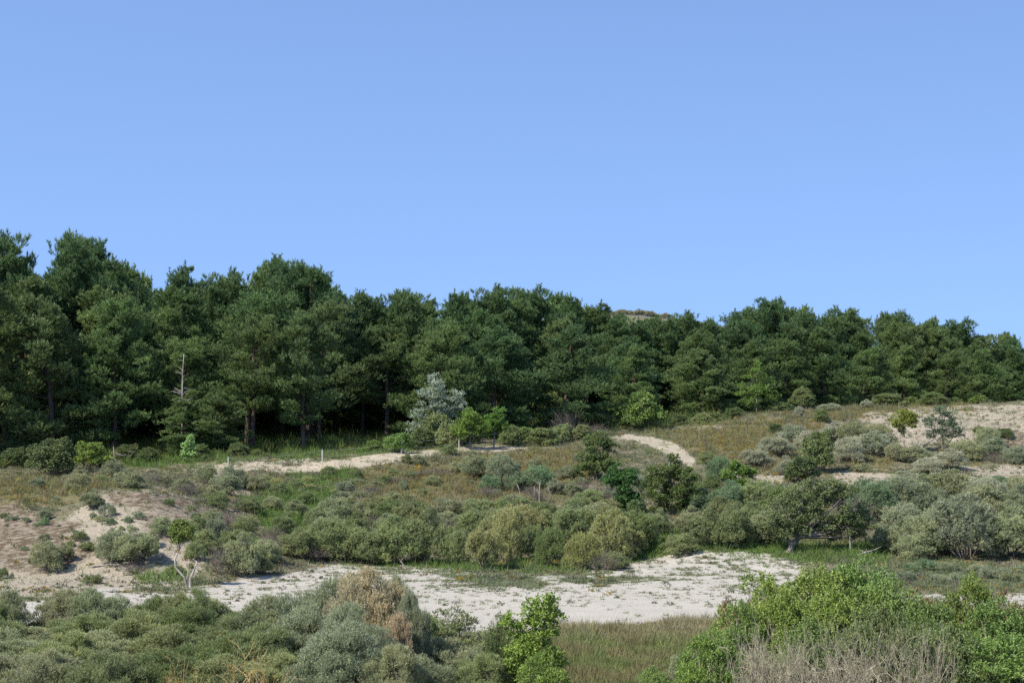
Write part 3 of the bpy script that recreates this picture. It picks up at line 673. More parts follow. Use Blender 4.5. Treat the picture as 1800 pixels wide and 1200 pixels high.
small_tree('small_tree', 'layered dark green small tree on the slope below the upper path', 1050, 845, 78, 84, (0.105, 0.15, 0.05),
           [(0, 0), (0, 0.3), (0.02, 0.6)], 0.06, [(0.05, 0.85, 0.16), (-0.1, 0.72, 0.2), (0.2, 0.68, 0.2), (-0.05, 0.5, 0.2), (-0.28, 0.38, 0.2), (0.22, 0.35, 0.2), (0, 0.2, 0.2), (-0.4, 0.18, 0.14)], None, 2600, (0.09, 0.045), seed=311)
small_tree('small_tree', 'deep green upright small tree just right of and below the layered one', 1092, 902, 66, 86, (0.065, 0.135, 0.04),
           [(0, 0), (0, 0.3), (0.0, 0.6)], 0.06, [(-0.05, 0.82, 0.18), (0.18, 0.7, 0.18), (-0.22, 0.66, 0.18), (0.05, 0.5, 0.2), (0.2, 0.32, 0.2), (0.0, 0.2, 0.18), (0.35, 0.12, 0.14)], None, 2600, (0.09, 0.05), seed=312)
small_tree('small_tree', 'broad dark green tree with pointed top between the belt and the upper path', 1172, 903, 98, 108, (0.095, 0.135, 0.042),
           [(0, 0), (0, 0.3), (0.05, 0.8)], 0.08, [(0.12, 0.9, 0.08), (0.1, 0.74, 0.18), (-0.1, 0.62, 0.2), (0.3, 0.55, 0.2), (-0.28, 0.42, 0.2), (0.1, 0.4, 0.22), (0.4, 0.32, 0.18), (-0.15, 0.2, 0.2), (0.2, 0.17, 0.18)], None, 4200, (0.09, 0.045), seed=313)
small_tree('small_tree', 'light green small tree with reddish shoots above the hawthorn thicket', 1298, 892, 62, 84, (0.13, 0.20, 0.045),
           [(0, 0), (0, 0.3), (0.0, 0.6)], 0.05, [(0.0, 0.8, 0.18), (-0.25, 0.68, 0.16), (0.28, 0.7, 0.16), (0.0, 0.5, 0.22), (0.1, 0.3, 0.2), (-0.2, 0.3, 0.16)], None, 2000, (0.09, 0.05), seed=314)
shrub('grey', 1262, 845, 46, 44, 'bluegreen', 'x', label='rounded bluish green shrub just below the end of the upper path', jit=False)
shrub('leafy', 1438, 830, 64, 76, 'mid', 'x', label='dark olive green bush rising from the silvery shrubs on the right slope', jit=False)
shrub('leafy', 1408, 848, 60, 48, 'dark', 'x', label='dark bush at the lower left of the olive bush on the right slope', jit=False)
shrub('leafy', 1364, 762, 30, 20, 'dark', 'x', label='small lone dark green shrub in the ochre grass of the right slope')
shrub('leafy', 1443, 742, 30, 24, 'mid', 'x', label='small green shrub on the brow above the silvery shrubs')
shrub('grey', 1460, 722, 46, 14, 'silver', 'x', label='flat pale silvery shrub on the ridge line at the foot of the pines')
shrub('grey', 1522, 717, 24, 16, 'silver', 'x', label='small pale tufty shrub on the ridge line right of the flat silvery one')
shrub('grey', 1405, 735, 26, 22, 'silver', 'x', label='thin pale shrub on the ridge line left of the flat silvery one')
shrub('leafy', 1371, 722, 12, 10, 'rust', 'x', label='tiny orange-brown withered bush on the ridge line beside the pines', jit=False)
# --- silvery group on the right slope
Z = 'in the thicket below the sandy ridge'
for a in ((1330,822,58,38,'silver'),(1365,800,60,40,'silver'),(1395,778,52,34,'greyblue'),(1385,835,46,34,'silver'),(1425,790,60,36,'silver'),(1465,775,60,32,'silver'),(1500,778,58,38,'grey'),(1490,812,64,46,'silver'),
          (1535,800,66,42,'silver'),(1545,775,50,32,'grey'),(1515,830,44,18,'grey'),(1575,808,40,30,'grey'),(1560,790,44,30,'silver'),(1610,812,60,30,'grey'),(1700,808,66,36,'grey'),(1745,800,52,34,'greyblue'),(1735,785,52,36,'grey'),(1785,815,60,32,'greyblue'),(1670,822,70,34,'silver'),(1630,832,56,30,'silver'),(1765,770,36,18,'dark'),(1720,760,24,14,'olive')):
    shrub('grey', *a, Z)
bare(1600,810,50,24,Z); bare(1750,812,40,20,Z)
# --- the big thicket at the right
Z = 'in the big buckthorn thicket at the right'
def rowfill(zone, y0, x0, x1, step, w, h, tones, kind='grey', bare_p=0.0):
    px = x0+random.uniform(0, step*0.5)
    while px < x1:
        y = (y0(px) if callable(y0) else y0)+random.uniform(-5, 5)
        k = random.uniform(0.8, 1.25)
        if random.random() < bare_p: bare(px, y, w*0.9, h*0.9, zone)
        else: shrub(kind, px, y, w*k, h*k*random.uniform(0.85, 1.12), random.choice(tones), zone)
        px += step*random.uniform(0.8, 1.2)
rowfill(Z, lambda x: 858+(x-1580)*0.02, 1575, 1850, 56, 62, 28, ['grey','silver','greyblue'])
rowfill(Z, 884, 1535, 1860, 58, 78, 52, ['grey','greyblue','silver','grey'])
rowfill(Z, 915, 1520, 1880, 62, 88, 62, ['grey','greyblue','grey','bluegreen'])
rowfill(Z, 948, 1560, 1880, 66, 96, 70, ['grey','greyblue','grey'])
rowfill(Z, 980, 1620, 1890, 74, 110, 84, ['grey','grey','greyblue'])
shrub('grey', 1605, 985, 72, 50, 'grey', Z); shrub('grey', 1560, 968, 60, 48, 'grey', Z)
shrub('grey', 1740, 870, 90, 36, 'bluegreen', Z, label='fresh bluish green shrub near the top of the big thicket at the right', jit=False)
# --- thicket left of the hawthorn
Z = 'in the thicket left of the hawthorn'
rowfill(Z, 905, 1210, 1400, 48, 66, 50, ['greyblue','bluegreen','olive'])
rowfill(Z, 935, 1190, 1390, 52, 74, 58, ['greyblue','olive','grey'])
rowfill(Z, 962, 1215, 1370, 54, 78, 66, ['olive','grey','olive'], bare_p=0.12)
shrub('leafy', 1340, 958, 60, 56, 'dark', Z); shrub('leafy', 1370, 915, 70, 60, 'mid', Z); shrub('grey', 1195, 975, 66, 40, 'olive', Z)
shrub('grey', 1155, 935, 50, 42, 'olive', Z); shrub('leafy', 1120, 925, 50, 50, 'dark', Z); shrub('leafy', 1110, 900, 40, 34, 'mid', Z)
rowfill(Z, 880, 1330, 1500, 52, 66, 26, ['grey','olive','greyblue'])
# --- the belt above the sand track
Z = 'in the shrub belt above the sand track'
rowfill(Z, 905, 600, 1110, 54, 56, 28, ['olive','mid','grey','mid'])
rowfill(Z, 928, 580, 1130, 50, 66, 42, ['olive','mid','mid','dark','grey'])
rowfill(Z, 955, 560, 1130, 48, 78, 62, ['olive','grey','yolive','mid','olive'], bare_p=0.08)
rowfill(Z, lambda x: 990+(12 if 820 < x < 1080 else 0)-(8 if x < 640 else 0), 520, 790, 46, 80, 74, ['olive','grey','olive','yolive'], bare_p=0.08)
for a in ((850,1000,74,84,'yolive'),(800,992,60,70,'olive'),(893,990,70,104,'yolive'),(935,985,50,64,'olive'),(965,995,56,70,'mid'),(1018,960,44,40,'yellow'),(1022,1000,66,66,'yellow'),(1075,985,80,90,'yolive'),(1110,975,54,56,'yolive'),(1080,1000,50,34,'olive'),(882,902,42,30,'yellow'),(955,935,60,40,'yolive'),(1130,962,46,50,'olive')):
    shrub('grey', *a, Z)
bare(960,985,66,60,Z); bare(1060,1002,58,44,Z); bare(740,985,40,44,Z); bare(1045,935,60,50,Z); bare(925,908,54,34,Z); bare(1005,930,50,40,Z); bare(600,985,60,40,Z); bare(548,985,56,34,Z)
# --- the slope above the belt
Z = 'on the open slope between path and belt'
for a in ((835,838,58,44,'grey'),(862,862,44,30,'bluegreen'),(885,852,62,54,'greyblue'),(912,862,40,34,'bluegreen'),(950,858,56,42,'bluegreen'),(975,868,34,28,'greyblue'),(1005,872,40,24,'grey'),(1000,845,44,26,'greyblue'),(940,825,30,22,'grey'),(735,818,34,20,'grey'),(715,815,22,18,'olive'),(790,800,30,22,'olive'),
          (625,845,32,24,'olive'),(580,835,34,18,'olive'),(690,880,34,18,'grey'),(1120,840,30,20,'greyblue'),(1145,848,44,30,'grey'),(1090,850,30,22,'grey'),(1125,868,46,34,'greyblue'),(1215,862,40,40,'olive'),(1240,815,34,22,'olive'),(1225,885,40,40,'mid'),(1250,870,40,34,'mid'),(1015,812,24,16,'greyblue'),(760,850,34,16,'grey'),(660,858,28,16,'grey'),(690,835,26,14,'olive'),(875,818,40,22,'grey'),(805,830,36,22,'grey'),(1035,885,50,26,'olive')):
    shrub('grey', *a, Z)
for a in ((860,875,50,24),(1020,868,60,26),(950,880,50,26),(700,850,50,18),(770,835,40,20),(930,870,36,20),(1080,870,60,26),(650,870,44,20)): bare(*a, Z)
# --- left slope
Z = 'on the slope behind the sandy mound'
for a in ((70,858,34,22,'greyblue'),(138,860,44,30,'grey'),(140,845,34,26,'grey'),(200,840,46,34,'grey'),(228,856,60,34,'grey'),(180,850,26,18,'olive'),(365,848,48,32,'grey'),(398,870,66,40,'grey'),(410,858,56,40,'greyblue'),(452,862,44,30,'grey'),(325,862,40,26,'grey'),(490,870,36,24,'olive'),
          (385,892,40,30,'olive'),(480,895,40,26,'grey'),(540,885,36,24,'olive'),(520,905,44,28,'grey'),(575,900,36,26,'olive'),(555,930,50,34,'olive'),(500,935,44,34,'olive'),(290,850,30,18,'grey'),(520,860,30,20,'olive'),(440,900,44,26,'olive')):
    shrub('grey', *a, Z)
bare(335,870,50,26,Z); bare(275,850,50,22,Z)
Z = 'on the lower left slope'
for a in ((373,928,46,34,'grey'),(383,958,40,56,'greyblue'),(360,970,56,44,'olive'),(345,985,40,34,'olive'),(285,938,44,34,'grey'),(430,945,50,40,'olive'),(425,1012,72,76,'grey'),(455,1008,50,50,'olive'),(470,990,56,44,'grey'),(410,970,60,44,'olive'),(350,935,34,34,'olive'),(505,975,50,36,'olive'),(265,960,34,30,'grey'),(310,1010,40,20,'olive'),(440,975,54,40,'olive'),(590,972,56,44,'olive'),(540,960,60,36,'olive')):
    shrub('grey', *a, Z)
for a in ((388,1008,62,62),(480,950,44,30),(520,978,60,34),(565,980,60,34),(400,925,44,22),(240,1005,66,22),(475,970,50,40)): bare(*a, Z)
Z = 'on the sandy mound at the left'
for a in ((85,1005,58,56,'grey'),(115,988,36,34,'grey'),(197,985,66,50,'greyblue'),(240,992,84,66,'grey'),(205,965,40,40,'grey'),(80,915,28,24,'greyblue'),(155,965,30,18,'olive'),(140,950,34,18,'olive')): shrub('grey', *a, Z)
for a in ((80,925,20,16,'bluegreen'),(190,908,34,24,'greyblue'),(195,922,24,14,'bluegreen'),(228,918,18,14,'bluegreen'),(165,912,16,12,'greyblue'),(24,915,30,9,'greyblue'),(50,882,18,8,'greyblue'),(298,888,24,14,'mid'),(335,900,18,16,'grey'),(215,932,14,9,'olive'),(165,1025,40,18,'olive'),(10,1015,26,20,'mid'),(100,880,16,9,'greyblue')): shrub('low', *a, Z)
shrub('grey', 163, 893, 46, 34, 'grey', Z, label='flat-topped little shrub on a short stem on the crest of the sandy mound', jit=False)
# --- tufty shrubs far behind on the dune that shows over the trees
Z = 'on the far dune behind the wood'
for k in range(15):
    px = 1062+k*15.5; D = 298+random.uniform(-4, 4); x = (px-900)/F*D
    meshes, W0, H0 = LIB['grey']; st, fo = meshes[k % 4]; w = random.uniform(20, 34)*D/F; h = random.uniform(9, 14)*D/F
    g = at(px, D); root = link('buckthorn_shrub', None, loc=(g[0], g[1], g[2]-0.1), rz=random.random()*6, sc=(w/W0, w/W0, h/H0))
    link('stems', st, root); link('foliage', fo, root, color=(0.34, 0.33, 0.20)); ZONES.setdefault(Z, []).append((px, root, 'olive', 'shrub', 1))

Z = 'below the big thicket at right'
for k in range(16): shrub('low', 1500+k*21+random.uniform(-6, 6), random.uniform(1000, 1026), random.uniform(34, 56), random.uniform(12, 20), random.choice(['greyblue', 'bluegreen', 'grey', 'greyblue']), Z)
Z = 'on the sandy mound at the left'
for k in range(16): shrub('low', random.uniform(0, 350), random.uniform(905, 1000), random.uniform(12, 28), random.uniform(7, 13), random.choice(['greyblue', 'olive', 'grey', 'mid']), Z)
Z = 'on the open slope between path and belt'
for k in range(34): shrub('low', random.uniform(430, 1080), random.uniform(839, 887), random.uniform(16, 36), random.uniform(8, 17), random.choice(['greyblue', 'olive', 'grey', 'mid', 'yolive']), Z)
for k in range(12): bare(random.uniform(560, 1080), random.uniform(835, 885), random.uniform(26, 46), random.uniform(10, 20), Z)
Z = 'in the shrub belt above the sand track'
for k in range(8): bare(random.uniform(580, 1110), random.uniform(920, 990), random.uniform(36, 56), random.uniform(36, 60), Z)
# --- foreground
Z = 'in the lower left foreground thicket'
def near(kind, px, D, top_py, w, tone, zone, label=None, name=None):
    h = (CZ+(HY-top_py)*D/F - float(height((px-900)/F*D, D)))*F/D
    return shrub(kind, px, None, w, h+4, tone, zone, D=D, label=label, name=name)
for px, top, tone, w in ((-30,1035,'mid',150),(15,1038,'grey',100),(85,1090,'olive',120),(120,1035,'grey',150),(185,1035,'grey',140),(255,1050,'mid',130),(300,1045,'olive',130),(370,1048,'olive',140),(430,1065,'mid',130),(345,1035,'olive',80)):
    near('greynear', px, 56+random.uniform(-1.2, 1), top, w*0.85, tone, Z)
for px, top, tone in ((-20,1070,'olive'),(70,1100,'grey'),(150,1075,'olive'),(250,1078,'olive'),(330,1072,'mid'),(410,1085,'olive'),(480,1060,'grey')):
    near('greynear', px, 52+random.uniform(-1, 1), top+random.uniform(-4, 6), 150, tone, Z)
for px, top, tone in ((20,1108,'grey'),(110,1112,'olive'),(200,1110,'grey'),(290,1108,'olive'),(385,1112,'mid'),(460,1108,'olive')):
    near('greynear', px, 48+random.uniform(-1, 1), top, 165, tone, Z)
for px, top, tone in ((-10,1140,'grey'),(80,1150,'grey'),(180,1145,'olive'),(290,1150,'mid'),(380,1158,'olive'),(470,1150,'olive')):
    near('greynear', px, 44.5+random.uniform(-.6, .6), top, 170, tone, Z)
near('greynear', 560, 50, 1018, 170, 'greyblue', Z, label='tall blue-grey buckthorn at bottom, left of the tan brown crown')
near('greynear', 530, 48, 1080, 170, 'greyblue', Z)
near('greynear', 645, 48.6, 1018, 180, 'brown', Z, label='withered buckthorn with tan brown foliage rising from the foreground thicket')
near('greynear', 705, 49, 1030, 90, 'greyblue', Z)
near('greynear', 690, 46.8, 1078, 80, 'brown', Z, label='lower tan brown clump in front of the withered buckthorn')
near('greynear', 610, 46.6, 1066, 150, 'greyblue', Z); near('greynear', 725, 47.5, 1046, 80, 'greyblue', Z); near('greynear', 655, 45.6, 1100, 120, 'greyblue', Z)
near('greynear', 600, 44.5, 1110, 190, 'greyblue', Z)
near('greynear', 690, 44, 1130, 130, 'grey', Z)
Z = 'between the withered buckthorn and tall bush'
for px, D, top, w, tone, kd in ((760,53,1082,90,'olive','leafynear'),(800,54,1062,100,'olive','open'),(740,52,1072,70,'mid','leafynear'),(850,53,1100,90,'olive','open'),(790,48,1120,150,'grey','greynear'),(740,45,1150,140,'grey','greynear'),(850,45,1145,120,'olive','greynear')):
    near(kd, px, D, top, w, tone, Z)
R_ = link
def tall_bush(px, D, top, w, col, seed, label):
    h = (CZ+(HY-top)*D/F)*F/D
    return small_tree('leafy_bush', label, px, None, w, h, col, [(0, 0), (0.02, 0.3), (0.05, 0.7)], 0.035,
        [(0.28, 0.92, 0.07), (0.18, 0.84, 0.09), (0.38, 0.80, 0.08), (0.0, 0.88, 0.05), (-0.02, 0.78, 0.08), (0.1, 0.68, 0.12), (-0.15, 0.62, 0.10), (0.3, 0.66, 0.08), (-0.35, 0.72, 0.08), (-0.05, 0.52, 0.14), (0.15, 0.42, 0.15), (-0.25, 0.4, 0.14), (0.3, 0.35, 0.14), (0, 0.22, 0.16)], None, 2600, (0.055, 0.036), 7, M_TWIG, D=D, cat='shrub', seed=seed, spread=0.8)
tall_bush(935, 45, 1040, 104, (0.19, 0.285, 0.065), 401, 'tall bright green bush standing alone at the bottom middle')
near('leafynear', 880, 45.5, 1080, 60, 'mid', Z); near('leafynear', 950, 43.5, 1145, 100, 'bright', Z)
Z = 'in the foreground at the lower right'
near('leafynear', 1350, 45, 1012, 190, 'bright', Z, label='bright green leafy shrub forming the left dome of the large foreground bush')
near('leafynear', 1440, 46, 1000, 200, 'bright', Z, label='fresh green leafy shrub right of the left dome, behind bare twigs')
near('leafynear', 1510, 46.5, 984, 190, 'fern', Z, label='tallest leafy shrub of the foreground bush, at its middle')
near('leafynear', 1305, 44, 1058, 110, 'fern', Z); near('open', 1285, 44.6, 1052, 70, 'rust', Z); near('leafynear', 1385, 44, 1045, 150, 'bright', Z); near('leafynear', 1470, 44.5, 1040, 170, 'bright', Z)
near('leafynear', 1560, 45.5, 1022, 170, 'fern', Z); near('leafynear', 1550, 44, 1068, 150, 'mid', Z); near('open', 1618, 47, 1030, 110, 'rust', Z); near('leafynear', 1625, 44.5, 1062, 150, 'fern', Z); near('leafynear', 1705, 46, 1014, 130, 'bright', Z)
near('leafynear', 1750, 44.5, 1052, 160, 'fern', Z); near('open', 1775, 45.5, 1036, 100, 'rust', Z); near('leafynear', 1670, 43, 1100, 160, 'mid', Z); near('leafynear', 1760, 43, 1115, 180, 'fern', Z); near('leafynear', 1825, 44.5, 1065, 140, 'bright', Z)
near('leafynear', 1245, 42, 1108, 130, 'bright', Z, label='small bright green shrub at lower left of the bare twig tangle'); near('greynear', 1205, 42.5, 1150, 100, 'grey', Z)
near('leafynear', 1150, 42, 1172, 90, 'fern', Z); near('leafynear', 1420, 42.5, 1088, 140, 'fern', Z); near('leafynear', 1510, 42.5, 1098, 140, 'mid', Z); near('leafynear', 1600, 42.5, 1098, 130, 'mid', Z)
for px, D, top, w in ((1310,41.5,1098,120),(1370,41,1118,130),(1440,40.5,1125,140),(1510,41,1122,140),(1580,41.5,1105,120),(1480,42.2,1068,80),(1400,42.0,1082,80),(1555,42.2,1074,90),(1635,41.8,1088,90),(1335,42.6,1085,70),(1475,41.8,1095,120),(1400,41.5,1108,110)):
    h = (CZ+(HY-top)*D/F)*F/D; bare(px, None, w, h, Z, meshes=TWN, D=D, W0=2.2, H0=1.9)
for px, D, top, w, lb in ((430,41,1105,120,'bare twigs covered in orange-yellow lichen sticking up, bottom edge'),(310,41,1135,70,'thin orange-tinted bare twigs left of the lichen-covered ones, bottom edge')):
    h = (CZ+(HY-top)*D/F)*F/D; bare(px, None, w, h, Z, meshes=[TWL], D=D, label=lb, W0=1.6, H0=1.8)

# ------------------------------------------------------------------ dead wood
def dead_snag():
    g = at(318, 112.2); h = 9.0
    mb = MB(); r = np.random.default_rng(40); g2 = CZ+(HY-622)*112.2/F-g[2]
    ts = np.linspace(0, 1, 8); pts = np.stack([0.18*ts+0.05*np.sin(ts*6), 0*ts, ts*g2], 1); mb.tube(pts, 0.085*(1-ts*0.85), 6, 0.5)
    for k in range(34):
        z = g2*r.uniform(0.45, 0.97); a = r.random()*6.28; ln = r.uniform(0.2, 0.7)*(1.3-z/g2)+0.15; p = np.array([np.interp(z, pts[:, 2], pts[:, 0]), 0, z])
        e = p+np.array([math.cos(a)*ln, math.sin(a)*ln*0.6, r.uniform(-0.05, 0.3)]); mb.tube([p, (p+e)/2+r.normal(size=3)*0.03, e], [0.016, 0.011, 0.004], 3, 0.5)
    p = np.array([0.1, -0.1, g2*0.52]); mb.tube([p, p+np.array([0.25, -0.1, 0.12]), p+np.array([0.6, -0.15, 0.3])], [0.035, 0.03, 0.012], 4, 0.5)
    root = link('dead_tree', None, loc=tuple(g)); tag(root, 'dead leafless bleached snag among the tall pines at the left', 'dead tree')
    link('trunk', mb.mesh('dead_tree_trunk', M_PALE), root)
dead_snag()
for px, D, top, var in ((326, 111.2, 696, 'full3'), (385, 112.6, 690, 'full4')):
    PINE_ROWS[0].append((px, place_pine(var, px, D, top, (0.140, 0.215, 0.080), 1.05), var, top))
def dead_log(px, py, pts, r0, label, name='fallen_branch', forks=3, seed=0, mat=None, cat='branch', rise=0.05):
    g = ground(px, py); s = g[1]/F; r = np.random.default_rng(seed+500)
    P = np.array([(x*s, y, z*s+rise) for x, y, z in pts]); mb = MB(); mb.tube(P, np.linspace(r0, r0*0.45, len(P)), 6, 0.5)
    for k in range(forks):
        i = r.integers(1, len(P)); p = P[i]; e = p+np.array([r.uniform(-.3, .3), r.uniform(-.2, .2), r.uniform(0.02, 0.2)]); mb.tube([p, (p+e)/2+r.normal(size=3)*0.04, e], [r0*0.45, r0*0.35, r0*0.15], 4, 0.5)
    o = link(name, mb.mesh(name, mat or M_PALE), loc=tuple(g)); tag(o, label, cat); return o
dead_log(178, 1000, [(-14,0,0),(0,.1,1),(12,.2,2),(22,.1,1)], 0.05, 'bleached dead branch lying on the sand below the left mound, nearest the two round shrubs', seed=1)
dead_log(157, 1000, [(0,0,0),(1,0,5),(-1,0,9)], 0.035, 'short upright bleached stub left of the lying branches', 'dead_stump', 0, 2, cat='stump')
dead_log(208, 998, [(-6,0,0),(0,.1,2),(5,.1,1)], 0.045, 'short thick bleached log piece lying right of the long dead branch', seed=3, forks=1)
dead_log(218, 1012, [(0,0,0),(2,0,6),(6,0,11)], 0.03, 'small forked bleached branch standing up from the sand', seed=4)
dead_log(192, 1020, [(-8,0,2),(0,.1,3),(6,-.1,0)], 0.03, 'thin bleached twig nearest the track below the other dead branches', seed=5)
dead_log(290, 1032, [(-8,0,8),(-2,0,5),(8,-.2,0)], 0.035, 'forked bleached branch lying left of the crooked tree', seed=6)
dead_log(336, 1033, [(0,0,0),(0,0,14),(6,0,28),(12,0,44)], 0.06, 'forked pale dead stump with one long prong right of the crooked tree', 'dead_stump', 1, 7, cat='stump')
dead_log(712, 1000, [(-8,0,14),(-3,0,8),(3,0,0)], 0.035, 'white broken branch leaning at the foot of the belt', seed=8, forks=1)
dead_log(1520, 980, [(-18,0,0),(0,.1,5),(18,.2,10)], 0.06, 'grey fallen trunk lying in the green grass right of the hawthorn', 'fallen_log', 3, 9, cat='log')
dead_log(1295, 965, [(-14,0,4),(0,.1,4),(16,.1,0)], 0.05, 'grey fallen branch lying under the thicket left of the hawthorn', seed=10, forks=1, mat=M_TWIG)
dead_log(948, 885, [(0,0,0),(0,0,16),(1,0,34)], 0.035, 'thin bleached upright dead stem on the slope above the belt, tallest there', 'dead_sapling', 4, 11, cat='dead stem')
dead_log(938, 880, [(0,0,0),(2,0,12),(1,0,24)], 0.025, 'thin bleached dead stem just left of the tallest one', 'dead_sapling', 2, 12, cat='dead stem')
dead_log(915, 878, [(0,0,0),(-2,0,12),(-6,0,22)], 0.025, 'leaning bleached dead stem left of the pair of upright ones', 'dead_sapling', 2, 13, cat='dead stem')
dead_log(968, 875, [(0,0,0),(-1,0,6),(-5,0,14)], 0.025, 'short bleached dead stem right of the tallest one', 'dead_sapling', 1, 14, cat='dead stem')
dead_log(955, 856, [(-10,0,0),(0,0,8),(10,0,16)], 0.035, 'forked grey dead branch leaning under the bluish shrub', seed=15, forks=4)
dead_log(1630, 790, [(-10,0,0),(0,0,8),(10,0,15)], 0.05, 'bleached leaning branch between the two small trees of the sandy ridge', seed=16, forks=1)
dead_log(1608, 792, [(-6,0,0),(0,0,7),(7,0,14)], 0.04, 'thinner bleached leaning branch closest to the umbrella-shaped tree', seed=17, forks=1)
dead_log(208, 830, [(0,0,0),(0,0,14),(-6,0,22),(-8,0,42)], 0.05, 'twisted dead tree stump with upswept prongs in front of the wood', 'dead_stump', 2, 18, cat='stump', mat=M_TWIG)
dead_log(215, 815, [(-14,0,8),(0,0,4),(14,0,2),(20,0,8)], 0.045, 'curved dead branch hanging beside the twisted stump', seed=19, forks=4, mat=M_TWIG, rise=0.3)
dead_log(338, 882, [(-12,0,6),(0,0,3),(12,0,0)], 0.03, 'pale thin branch lying on the right shoulder of the sandy mound', seed=20, forks=1)
dead_log(113, 855, [(-4,0,12),(0,0,6),(10,0,0)], 0.03, 'thin white twig leaning beside the grey shrub before the wood', seed=21, forks=1)

# ------------------------------------------------------------------ wire fence along the path
fence = link('wire_fence', None, loc=tuple(ground(567, 812))); tag(fence, 'wire fence with thin grey posts along the sand path before the wood', 'fence')
tops = []
fl_ = fence.location
for px, b, tp, r0 in ((402,826,803,.028),(567,812,790,.034),(706,797,773,.05),(807,788,765,.032),(892,778,755,.034)):
    g = ground(px, b); h = (b-tp)*g[1]/F
    mb = MB(); lean = 0.04 if px == 706 else random.uniform(-.01, .01)
    mb.tube([(0, 0, -0.3), (lean*0.5, 0, h*0.5), (lean, 0, h-0.01), (lean, 0, h)], [r0, r0, r0, r0*0.8], 8, 0.5)
    o = link('post', mb.mesh('fence_post', M_POST), fence, loc=(g[0]-fl_[0], g[1]-fl_[1], g[2]-fl_[2])); tops.append((g-np.array(fl_), h, lean))
for f in (0.45, 0.9):
    mb = MB()
    for (a, ha, la), (b, hb, lb) in zip(tops[:-1], tops[1:]):
        p = a+np.array([la, 0, ha*f]); q = b+np.array([lb, 0, hb*f]); ts = np.linspace(0, 1, 7)[:, None]
        pts = p*(1-ts)+q*ts; pts[:, 2] -= 0.10*4*(ts*(1-ts))[:, 0]; mb.tube(pts, [0.003]*7, 3, 0.5)
    link('wire', mb.mesh('fence_wire', M_POST), fence)

# ------------------------------------------------------------------ ground cover that nobody could count
rng = np.random.default_rng(77)
def scatter(n, y0, y1):
    y = rng.uniform(y0, y1, n*2); y = y[rng.random(n*2) < y/y1]
    px = rng.uniform(-300, 2180, len(y)); x = (px-900)/F*y; return x, y, height(x, y)
def blade_stuff(name, label, x, y, z, n, L, Wd, spread, cols, up=0.8, cat='grass'):
    P = np.stack([x, y, z-0.01], 1); k = len(P)
    P2 = np.repeat(P, n, 0)+np.concatenate([rng.normal(size=(k*n, 2))*0.05, np.zeros((k*n, 1))], 1)
    d = nrm(rng.normal(size=(k*n, 3))*spread+np.array([0.05, 0, up])); d[:, 2] = np.abs(d[:, 2])
    s = nrm(np.cross(d, rdirs(k*n))); Ls = np.repeat(L, n)[:, None]*rng.uniform(0.6, 1.3, (k*n, 1)); Ws = Wd*rng.uniform(0.7, 1.4, (k*n, 1))
    V = np.stack([P2-s*Ws/2, P2+s*Ws/2, P2+d*Ls], 1).reshape(-1, 3); T = np.arange(k*n*3).reshape(-1, 3)
    c = np.repeat(np.repeat(cols, n, 0)*rng.uniform(0.75, 1.25, (k*n, 1)), 3, 0)
    o = link(name, mesh_from(name, V, T, color=c, mat=M_GRASS)); tag(o, label, cat, kind='stuff'); return o
# slopes
x, y, z = scatter(190000, 66, 146); m = masks(x, y, z)
pat = fbm(x*0.5, y*0.5, 55); pat2 = fbm(x*1.6, y*1.6, 66)
dens = 0.22+0.9*smooth(0.45, 0.6, pat2)
dens = dens*(1-0.96*m['white'])*(1-0.78*m['beige'])*(1-0.9*m['path'])*(1-0.75*m['moss'])+m['lush']*0.8+m['ochre']*0.4*(1-m['beige'])+m['mat']*0.5+0.03*m['white']
keep = rng.random(len(x)) < dens; x, y, z, pat, pat2 = x[keep], y[keep], z[keep], pat[keep], pat2[keep]; m = {k: v[keep] for k, v in m.items()}
u = rng.random(len(x))[:, None]
pal = np.where(u < .40, (0.15, 0.18, 0.08), np.where(u < .6, (0.24, 0.21, 0.13), np.where(u < .8, (0.18, 0.155, 0.115), (0.30, 0.27, 0.20))))
g_ = smooth(0.46, 0.56, pat)[:, None]; pal = pal*(1-g_*0.7)+np.array((0.14, 0.185, 0.065))*g_*0.7
och = np.where(u < .25, (0.24, 0.20, 0.09), np.where(u < .65, (0.17, 0.19, 0.075), np.where(u < .96, (0.24, 0.20, 0.12), (0.32, 0.24, 0.05))))
pal = pal*(1-m['ochre'][:, None])+och*m['ochre'][:, None]
lu = np.where(u < .6, (0.125, 0.20, 0.05), (0.17, 0.225, 0.08)); pal = pal*(1-m['lush'][:, None])+lu*m['lush'][:, None]
ma = np.where(u < .6, (0.155, 0.185, 0.10), (0.20, 0.215, 0.13)); pal = pal*(1-m['mat'][:, None])+ma*m['mat'][:, None]
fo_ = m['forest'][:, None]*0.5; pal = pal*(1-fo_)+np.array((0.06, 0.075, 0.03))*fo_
L = 0.10+0.13*rng.random(len(x))+0.16*m['ochre']*rng.random(len(x))+0.12*m['lush']; L *= (0.65+1.1*smooth(0.48, 0.66, fbm(x*1.8, y*1.8, 91)))*(1-0.55*np.maximum(m['white'], m['mat']))*(1-0.4*m['path'])
blade_stuff('slope_grass', 'thin dune grass and herbs scattered over the slopes', x, y, z, 6, L, 0.022, 0.55, pal)
